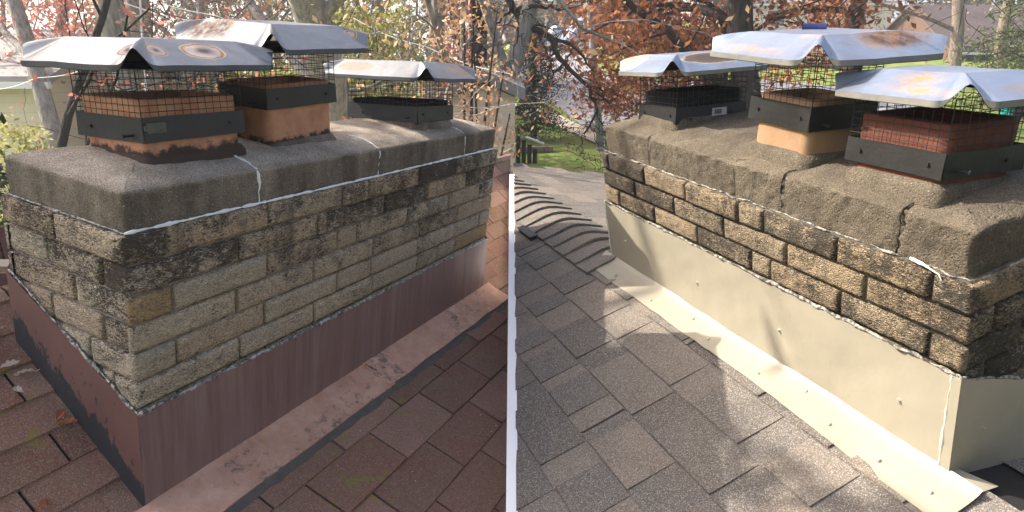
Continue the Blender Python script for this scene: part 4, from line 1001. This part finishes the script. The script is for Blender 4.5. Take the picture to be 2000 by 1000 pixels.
def gable_house(label, c, w, d, h, rise, mat, roofm, rot, wins=(), door=None, group=None, garage=None, over=.35, ridge_x=True, name='house'):
    e = empty(name, Matrix.Translation(Vector(c)) @ Matrix.Rotation(rot, 4, 'Z'), label, 'house', group)
    b = MB(); x, y = w/2, d/2
    b.add([(-x, -y, -3), (x, -y, -3), (x, y, -3), (-x, y, -3), (-x, -y, h), (x, -y, h), (x, y, h), (-x, y, h)], [(0, 1, 5, 4), (1, 2, 6, 5), (2, 3, 7, 6), (3, 0, 4, 7)])
    if ridge_x: b.add([(-x, -y, h), (-x, y, h), (-x, 0, h+rise), (x, -y, h), (x, y, h), (x, 0, h+rise)], [(0, 2, 1), (3, 4, 5)])
    else: b.add([(-x, -y, h), (x, -y, h), (0, -y, h+rise), (-x, y, h), (x, y, h), (0, y, h+rise)], [(0, 1, 2), (3, 5, 4)])
    b.build('wall', mat, e)
    r = MB(); o = over; t = .14
    if ridge_x:
        s = rise/y
        for sg in (-1, 1):
            A = [(-x-o, sg*(y+o), h-s*o+.02), (x+o, sg*(y+o), h-s*o+.02), (x+o, 0, h+rise+.02), (-x-o, 0, h+rise+.02)]
            r.add(A+[(p[0], p[1], p[2]+t) for p in A], [(0, 1, 2, 3), (4, 7, 6, 5), (0, 4, 5, 1), (1, 5, 6, 2), (3, 2, 6, 7), (0, 3, 7, 4)])
    else:
        s = rise/x
        for sg in (-1, 1):
            A = [(sg*(x+o), -y-o, h-s*o+.02), (sg*(x+o), y+o, h-s*o+.02), (0, y+o, h+rise+.02), (0, -y-o, h+rise+.02)]
            r.add(A+[(p[0], p[1], p[2]+t) for p in A], [(0, 1, 2, 3), (4, 7, 6, 5), (0, 4, 5, 1), (1, 5, 6, 2), (3, 2, 6, 7), (0, 3, 7, 4)])
    r.build('roof', roofm, e, recalc=True)
    for (wx, wz, ww, wh) in wins:
        f = MB(); yy = -y-.04
        for (a0, a1, z0, z1) in ((-ww/2-.08, ww/2+.08, wh, wh+.09), (-ww/2-.08, ww/2+.08, -.09, 0), (-ww/2-.08, -ww/2, 0, wh), (ww/2, ww/2+.08, 0, wh), (-ww/2, ww/2, wh/2-.02, wh/2+.02)):
            f.box((wx+a0, yy-.02, wz+z0), (wx+a1, -y+.01, wz+z1))
        fo = f.build('window', TRIM, e); g_ = MB(); g_.box((wx-ww/2, yy+.01, wz), (wx+ww/2, -y+.004, wz+wh)); g_.build('pane', GLASS, fo)
    gt = MB(); gt.box((-x-over, -y-over-.08, h-rise/(y if ridge_x else x)*over-.06), (x+over, -y-over+.02, h-rise/(y if ridge_x else x)*over+.06)) if ridge_x else None
    if ridge_x: gt.build('gutter', TRIM, e)
    return e
# beige house at the far left, its nearer wing paler
zc = T(-9, 16)
a = at(105, 152, 16)
gable_house('beige sided house with two small windows at the far left', (a.x-.3, 18.5, 0), 4.6, 5, a.z, .9, SIDB, ROOFG, 0, wins=((-.05+.3, a.z-.95, .34, .6), (.75, a.z-.95, .30, .6), (-1.6, a.z-1.0, .6, .7)), group='houses behind the weathered chimney')
a = at(30, 130, 12)
gable_house('pale sided wing with a white downspout at the left edge', (a.x-1.35, 14.5, 0), 3.1, 4.2, a.z-.2, .8, SIDW, ROOFG, 0, group='houses behind the weathered chimney')
a = at(945, 190, 7.8)
gable_house('grey sided house behind the right end of the weathered chimney', (a.x, 9.6, 0), .76, 3.6, a.z, .16, SIDW, ROOFG, 0, group='houses behind the weathered chimney', over=.12, ridge_x=False)
# dark red fence with a wooden bird feeder at the left edge
WOODR = flat('dark_red_board', (.20, .10, .075), .85, 0, .35, 9, .6); WOODT = flat('tan_wood', (.45, .30, .18), .8, 0, .2, 12, .3)
fz = at(10, 500, 2.9)
fe = empty('fence', Matrix.Translation((fz.x-.55, 2.95, fz.z-.35)), 'dark red board fence behind the left edge of the weathered chimney', 'fence')
for i in range(13):
    b = MB(); b.box((-.6+.10*i, .004*(i % 2), -.9), (-.6+.10*i+.092, .02+.004*(i % 2), .46+.01*(i % 3))); b.build('board', WOODR, fe)
b = MB(); b.box((-.6, .03, .2), (.7, .07, .28)); b.build('rail', WOODR, fe)
fp = at(12, 520, 2.75)
bf = empty('bird_feeder', Matrix.Translation(fp), 'small wooden bird feeder in front of the dark red fence', 'bird feeder')
b = MB(); b.box((-.022, -.02, -.016), (.022, .02, .012)); b.build('box', WOODT, bf)
b = MB(); b.add([(-.032, -.03, .010), (.032, -.03, .010), (.032, 0, .034), (-.032, 0, .034), (-.032, .03, .010), (.032, .03, .010)], [(0, 1, 2, 3), (3, 2, 5, 4)]); b.add([(-.032, -.03, .006), (.032, -.03, .006), (.032, 0, .030), (-.032, 0, .030), (-.032, .03, .006), (.032, .03, .006)], [(3, 2, 1, 0), (4, 5, 2, 3)]); b.build('roof', flat('pale_wood', (.6, .47, .33), .8), bf)
b = MB(); b.box((-.03, -.028, -.026), (.03, .028, -.018)); b.tube([(0, 0.0, -.02), (0, 0.0, -.5)], .004, 6); b.build('tray', WOODT, bf)
# fallen leaves on the shingles: things one could count
DRY = [leafm('dry_leaf_%d' % i, c, tuple(min(1, x*1.3) for x in c)) for i, c in enumerate([(.50, .38, .30), (.42, .16, .09), (.55, .46, .40)])]
def leaf_mesh(L, seed):
    b = MB(); rn = random.Random(seed); n = 7
    mid = [(L*(i/n-.5), .004*math.sin(i), .006*math.sin(i/n*3.1)+.004*(i % 2)) for i in range(n+1)]
    up = []; dn = []
    for i, q in enumerate(mid):
        w = L*.26*math.sin(math.pi*min(.98, max(.03, i/n)))*(1 if i % 2 else .55); up.append((q[0]+.004, w, q[2]+.010)); dn.append((q[0]+.004, -w, q[2]+.008))
    vs = mid+up+dn; m = n+1
    b.add(vs, [(i, i+1, m+i+1, m+i) for i in range(n)]+[(i+1, i, 2*m+i, 2*m+i+1) for i in range(n)], rn.random())
    b.tube([mid[0], (mid[0][0]-L*.25, .003, .004)], .0012, 3); return b
rn = random.Random(77)
spots = [(-.10+.006*i+rn.uniform(-.10, .05), .40+rn.random()*.30) for i in range(16)]
for i, (x, y) in enumerate(spots+[(-.055, .315), (-.045, .290), (-.23, .13)]):
    x = min(x, -.03)
    m = ML @ Matrix.Translation((x, y, zL(y)+.010)) @ Matrix.Rotation(rn.random()*6.28, 4, 'Z') @ Matrix.Rotation(.35, 4, 'X')
    o = leaf_mesh(rn.uniform(.035, .06), i).build('fallen_leaf', DRY[1] if i >= 16 else DRY[(i*7) % 3 if i % 4 else 2], None, m)
    lab = 'dry curled leaf in the drift on the dark red shingles by the feeder' if i < 16 else ['small red leaf lying against the peeling flashing', 'small red leaf beside the peeling flashing', 'single dry leaf low on the dark red shingles'][i-16]
    tag(o, lab, 'leaf', 'fallen leaves on the dark red roof')

# overhead wires on the left
def wire(label, pts, r=.012):
    b = MB(); P3 = [at(*p) for p in pts]; out = []
    for a, c in zip(P3[:-1], P3[1:]):
        for i in range(8): out.append(a.lerp(c, i/8)-Vector((0, 0, .05*math.sin(math.pi*i/8))))
    out.append(P3[-1]); b.tube(out, r, 4); o = b.build('overhead_wire', TRIM, None); return tag(o, label, 'wire', 'overhead wires behind the weathered chimney')
wire('overhead wire running down behind the farthest lid to the grey house', [(690, 35, 9), (830, 90, 8.5), (1000, 145, 8)], .006)
wire('overhead wire between the broad trunks, upper of two', [(250, -20, 9), (420, 30, 9), (560, 60, 9)], .006)
wire('overhead wire between the broad trunks, lower of two', [(240, 5, 9), (420, 45, 9), (560, 85, 9)], .006)
wire('overhead wire crossing the beige house at the far left', [(-40, 175, 8), (70, 152, 8), (200, 120, 8)], .004)
b = MB(); P3 = [at(272, -40, 6.5), at(277, 60, 6.5), at(283, 150, 6.4), at(292, 260, 6.3)]; b.tube(P3, .010, 5); tag(b.build('hanging_rope', TRIM), 'thin pale rope hanging in front of the broadest trunk', 'rope')

# ---------------------------------------------------------------- right: pole, trees, houses and cars over the street
b = MB(); a = ground_pt(1176, 292); a2 = at(1140, -120, a.y); pe = empty('street_light_pole', Matrix.Translation(a), 'grey metal pole leaning slightly beside the street', 'pole')
b.tube([(0, 0, -.3), tuple(a2-a)], [.10, .06], 10); b.build('shaft', flat('galvanised_pole', (.26, .27, .29), .6, .2, .2, 3, 0), pe, smooth=True)
b = MB(); b.box((-.14, -.14, -.05), (.14, .14, .05)); b.build('base_plate', ROOFG, pe)
tree('large dark oak trunk with rust leaves behind the repaired chimney', gb(1442, 15), 9.5, .36, 61, group=GR, depth=4, first=.13, spread=1.15, barkm=BARKD, leaf=LRUST, nleaf=9, lsize=.085, lR=.42, up=-.05)
tree('rust leaved oak limb tree left of the large trunk', gb(1370, 17), 6.5, .17, 62, group=GR, depth=4, first=.12, spread=1.1, barkm=BARKD, leaf=LRUST, nleaf=9, lsize=.075, lR=.36, up=.05)
tree('rust leaved oak right of the large trunk', gb(1620, 19), 10, .24, 63, group=GR, depth=4, first=.1, spread=1.1, barkm=BARKD, leaf=LRUST, nleaf=7, lsize=.09, lR=.45, up=0)
tree('bare grey tree right of the rust leaved oaks', gb(1880, 26), 12, .24, 64, group=GR, depth=5, first=.1, spread=.9, barkm=BARKT, leaf=LTAN, nleaf=1, lsize=.07)
tree('bare grey tree beside the brown roof', gb(1790, 32), 12, .3, 65, group=GR, depth=5, first=.1, spread=.9, barkm=BARKT)
tree('dark bare tree in front of the right hand pine', gb(1985, 13), 9, .14, 66, group=GR, depth=4, first=.08, spread=.95, barkm=BARKD, twig=.014)
tree('dark crooked bare tree left of the pine', gb(1912, 14), 8, .10, 67, group=GR, depth=4, first=.1, spread=.9, barkm=BARKD, twig=.014)
oak = empty('tree', Matrix.Translation(Vector(gb(935, 11.0))), 'bare oak behind the grey sided house, its long limb drooping over the lawn', 'tree', GR)
ob = MB(); o0 = Vector(gb(935, 11.0)); rn = random.Random(12)
ob.tube([(0, 0, -.3), (.05, 0, 2.5), (.1, -.1, 5.0), tuple(at(985, -160, 10.4)-o0)], [.16, .14, .12, .09], 8, cap=False)
def limb(pts, r0, r1, lv=0):
    P3 = [at(*p)-o0 if not isinstance(p, Vector) else p for p in pts]; sm = []
    for k in range(len(P3)-1):
        for q in range(4):
            c = P3[k].lerp(P3[k+1], q/4); sm.append(c+Vector((rn.gauss(0, .018), rn.gauss(0, .03), rn.gauss(0, .018))))
    sm.append(P3[-1]); n_ = len(sm); ob.tube(sm, [r0+(r1-r0)*i/(n_-1) for i in range(n_)], 6 if lv == 0 else 4, cap=False)
    if lv < 3:
        for i in range(2, n_, 2 if lv else 2):
            d = (sm[i]-sm[i-1]).normalized(); L_ = rn.uniform(.35, .95)*(.62**lv); sd = Vector((rn.gauss(0, 1), rn.gauss(0, .6), rn.gauss(-.15, .7))).normalized()
            e_ = sm[i]+(d*.6+sd*.8).normalized()*L_; m1 = sm[i].lerp(e_, .5)+Vector((0, 0, .06*L_)); limb([sm[i], m1, e_], max(.004, (r0+(r1-r0)*i/n_)*.5), .003, lv+1)
limb([(985, -80, 10.4), (1000, 20, 10.1), (1022, 46, 10.0), (1075, 74, 9.8), (1098, 120, 9.6), (1148, 168, 9.4), (1165, 215, 9.3), (1140, 262, 9.2)], .065, .012)
limb([(1075, 74, 9.8), (1120, 90, 9.6), (1160, 140, 9.5), (1178, 190, 9.4)], .03, .006, 1)
limb([(1000, 20, 10.1), (1040, 8, 9.9), (1090, 20, 9.8), (1135, 10, 9.7)], .035, .006, 1)
ob.build('trunk', BARKD, oak)
lf_ = MB()
for px_, py_, n_, R_ in ((1165, 170, 60, .13), (1185, 120, 60, .15), (1195, 180, 70, .14), (1175, 155, 60, .12), (1055, 200, 5, .1), (1130, 195, 10, .12)): leaves(lf_, at(px_, py_, 9.4)-o0, n_, R_, .045, rn)
lf_.build('crown', LRUST, oak)
tree('bare tree at the top left of the street', gb(1090, 42), 12, .3, 68, group=GR, depth=4, first=.08, spread=.9, barkm=BARKT)
tree('dark bare tree behind the parked vehicles', gb(1180, 48), 12, .35, 69, group=GR, depth=4, first=.08, spread=.9, barkm=BARKD, leaf=LTAN, nleaf=2, lsize=.12)
tree('grey tree far behind the street on the left', gb(1035, 55), 12, .35, 70, group=GR, depth=4, first=.05, spread=.9, barkm=BARKG, leaf=LGREY, nleaf=4, lsize=.18, lR=.8)
for i, (px, Y, m_, lab) in enumerate([(1120, 62, LGRN, 'far dark evergreen above the parked vehicles'), (1260, 58, LTAN, 'far tan tree left of the large oak'), (1350, 60, LGRN, 'far dark evergreen behind the rust leaves'), (1500, 58, LTAN, 'far tan tree right of the large oak'), (1600, 62, LGREY, 'far grey green tree behind the middle lid'), (1700, 56, LTAN, 'far tan tree above the middle lid'), (1770, 60, LGREY, 'far green tree left of the brown roof'), (1860, 62, LTAN, 'far tan tree behind the brown roof'), (1950, 58, LGREY, 'far green tree behind the pine'), (2040, 58, LTAN, 'far tan tree at the right edge')]):
    tree(lab, gb(px, Y), 10, .35, 80+i, group='far trees across the street', depth=4, first=.03, leaf=m_, nleaf=4, lsize=.24, lR=1.1, spread=.95)
def conifer(label, base, h, w, seed, mat, n=26, group=GR, dens=9, size=.06, cat='conifer'):
    rn = random.Random(seed); e = empty('conifer', Matrix.Translation(Vector(base)), label, cat, group); t = MB(); l = MB()
    t.tube([(0, 0, -.3), (0, 0, h*.6), (0.03, 0, h)], [w*.055, w*.03, .01], 8, cap=False)
    for k in range(n):
        z = h*(.10+.88*k/n); R = w*.5*(1-(k/n))**.8+.08
        for q in range(rn.randint(6, 8)):
            a = rn.random()*6.283; dr = rn.uniform(.1, .35); rr = R*rn.uniform(.65, 1.1)
            end = Vector((math.cos(a)*rr, math.sin(a)*rr, z-dr*rr)); t.tube([(0, 0, z), tuple(end)], [.02, .006], 3, cap=False)
            m = max(3, int(rr/.16))
            for s in range(m):
                f = (s+1)/m; c = Vector((0, 0, z)).lerp(end, f); leaves(l, c, dens, .07+.04*R, size, rn, .25)
    t.build('trunk', BARKD, e); l.build('crown', mat, e); return e
conifer('dark dense evergreen at the left end of the street', gb(1040, 17), 3.1, 1.7, 5, LGRN, 20, dens=12)
conifer('tall pine at the right edge behind the street', gb(1985, 20), 10, 6, 6, LPIN, 34, dens=10, size=.10)
conifer('narrow evergreen left of the large dark trunk', gb(1205, 40), 8, 4, 7, LGRN, 24, dens=8, size=.16)
# outside the left edge: an unseen evergreen added to shade the weathered chimney, a bare oak dapples the other one
shrub('unseen dense evergreen added outside the left edge for shade', (-5.3, 2.9, 0), 3.6, 8.5, LGRN, 14000, 91, .13, None, 'tree', 'added_shade_evergreen')
tree('tall bare oak outside the left edge of the view', (-6.9, 3.9, 0), 13.5, .22, 92, depth=4, first=.55, spread=.9, barkm=BARKD, twig=.012)
def far_house(label, px, py, Y, w, h, rise, mat, roofm, rot=0, wins=()):
    a = at(px, py, Y); return gable_house(label, (a.x, a.y, T(a.x, a.y)-.3), w, 7, h, rise, mat, roofm, rot, wins, group='houses across the street')
RB = flat('brown_roof', (.10, .075, .07), .9, 0, .3, 2, .3); BRK = flat('red_brown_brick', (.11, .065, .05), .9, 0, .3, 5, .3)
far_house('low house with a broad brown roof at the right', 1900, 130, 40, 9, .5, 2.4, BRK, RB, .1, wins=((-1.5, .1, 1.2, .5), (1.6, .1, 1.2, .5)))
far_house('brick house behind the parked vehicles', 1090, 88, 56, 12, 2.6, 2.0, BRK, ROOFG, .15, wins=((-2.5, .9, 1.3, 1.1), (2.2, .9, 1.3, 1.1)))
far_house('pale house behind the large oak', 1560, 70, 55, 11, 2.6, 2.0, SIDW, ROOFG, -.1, wins=((-3, .9, 1.3, 1.1), (0, .9, 1.3, 1.1), (3, .9, 1.3, 1.1)))
TYRE = flat('rubber', (.02, .02, .02), .8, 0, .1, 20, 0); LAMP = flat('lamp_glass', (.6, .25, .2), .2, 0, .1, 20, 0)
def car(label, px, py, rot, colr, van=False):
    a = ground_pt(px, py); e = empty('parked_car', Matrix.Translation(a+Vector((0, 0, .05))) @ Matrix.Rotation(rot, 4, 'Z') @ Matrix.Rotation(.03, 4, 'X'), label, 'van' if van else 'car', 'vehicles parked across the street')
    hh = 1.95 if van else 1.45; prof = [(-2.3, .35), (-2.35, .75), (-2.1, .95 if not van else 1.1), (-1.3, 1.0 if not van else 1.9), (-.7, hh), (1.2, hh), (1.9, 1.02 if not van else hh-.05), (2.3, .95), (2.35, .4)]
    b = MB(); n = len(prof); vs = []
    for y_, s in ((-.88, 1), (-.80, 1), (.80, 1), (.88, 1)):
        for x, z in prof: vs.append((x*(1 if abs(y_) < .85 else .985), y_*(.86 if z > 1.05 else 1), z-(0 if abs(y_) < .85 else .05)))
    fs = [(j*n+i, j*n+(i+1) % n, (j+1)*n+(i+1) % n, (j+1)*n+i) for j in range(3) for i in range(n)] + [tuple(range(n))[::-1], tuple(range(3*n, 4*n))]
    b.add(vs, fs); b.build('body', flat('car_paint', colr, .25, .2, .05, 5, 0, .6), e, recalc=True)
    w = MB()
    for sy in (-1, 1): w.box((-1.1, sy*.80-.02, 1.02), (1.5, sy*.80+.02, hh-.14))
    w.build('side_glass', GLASS, e)
    for wx in (-1.45, 1.45):
        for sy in (-1, 1):
            t = MB(); t.tube([(wx, sy*.72, .33), (wx, sy*.92, .33)], .33, 16); wo = t.build('wheel', TYRE, e); r_ = MB(); r_.tube([(wx, sy*.921, .33), (wx, sy*.93, .33)], .19, 10); r_.build('rim', TRIM, wo)
    for sy in (-1, 1):
        l = MB(); l.box((2.31, sy*.65-.12, .68), (2.37, sy*.65+.12, .82)); l.build('headlight', LAMP, e)
    return e
car('pale blue van parked beyond the street', 1165, 101, .3, (.32, .42, .58), True)
car('silver car parked left of the pale blue van', 1105, 99, .2, (.45, .47, .50))
car('white car parked behind the repaired chimney', 1545, 128, .1, (.70, .70, .70))
shrub('large unseen evergreen added behind and right of the camera to block sky light', (3.7, -2.0, 0), 3.6, 9.0, LGRN, 9000, 95, .16, None, 'tree', 'added_shade_evergreen')  # added out of view to keep sky light off the repaired chimney's end
# teal bin in the yard at the right
a = ground_pt(1968, 225); e = empty('yard_bin', Matrix.Translation(a), 'small teal bin standing in the yard at the right', 'bin')
b = MB(); b.tube([(0, 0, 0), (0, 0, .42)], [.20, .26], 12); b.build('tub', flat('teal_plastic', (.03, .36, .33), .4, 0, .1, 5, 0), e); b = MB(); b.tube([(0, 0, .42), (0, 0, .46)], [.28, .27], 12); b.build('lid', flat('teal_plastic_lid', (.05, .42, .38), .4, 0, .1, 5, 0), e)
# weathered fence corner with a white board lying on it, left edge of the right-hand lawn
a = ground_pt(1022, 318); fe = empty('low_fence', Matrix.Translation(a), 'dark weathered low fence at the bottom of the lawn', 'fence')
for i in range(5):
    b = MB(); b.box((-.3+.13*i, 0, -.2), (-.3+.13*i+.10, .03, .72-.10*i)); b.build('picket', BARKD, fe)
b = MB(); b.tube([at(1028, 268, a.y-.6), at(1062, 281, a.y-.4)], .03, 4); tag(b.build('plank', TRIM), 'short white plank on the slope beside the low dark fence', 'plank')
b = MB(); b.box((-.45, -.05, 0), (.45, .12, .12)); tag(b.build('sleeper', BARKT, None, Matrix.Translation(ground_pt(1045, 296))), 'pale timber lying on the lawn below the white plank', 'timber')

# thin autumn haze over the whole place
hz = MB(); hz.box((-500, -80, -8), (500, 1300, 45)); HZ = bpy.data.materials.new('haze_air'); HZ.use_nodes = True
_t = HZ.node_tree; _t.nodes.clear(); _o = _t.nodes.new('ShaderNodeOutputMaterial'); _v = _t.nodes.new('ShaderNodeVolumePrincipled')
_v.inputs['Density'].default_value = .0028; _v.inputs['Color'].default_value = (.93, .95, 1, 1); _v.inputs['Anisotropy'].default_value = .4
_t.links.new(_v.outputs[0], _o.inputs['Volume'])
tag(hz.build('haze', HZ), 'pale thin autumn haze', kind='stuff')
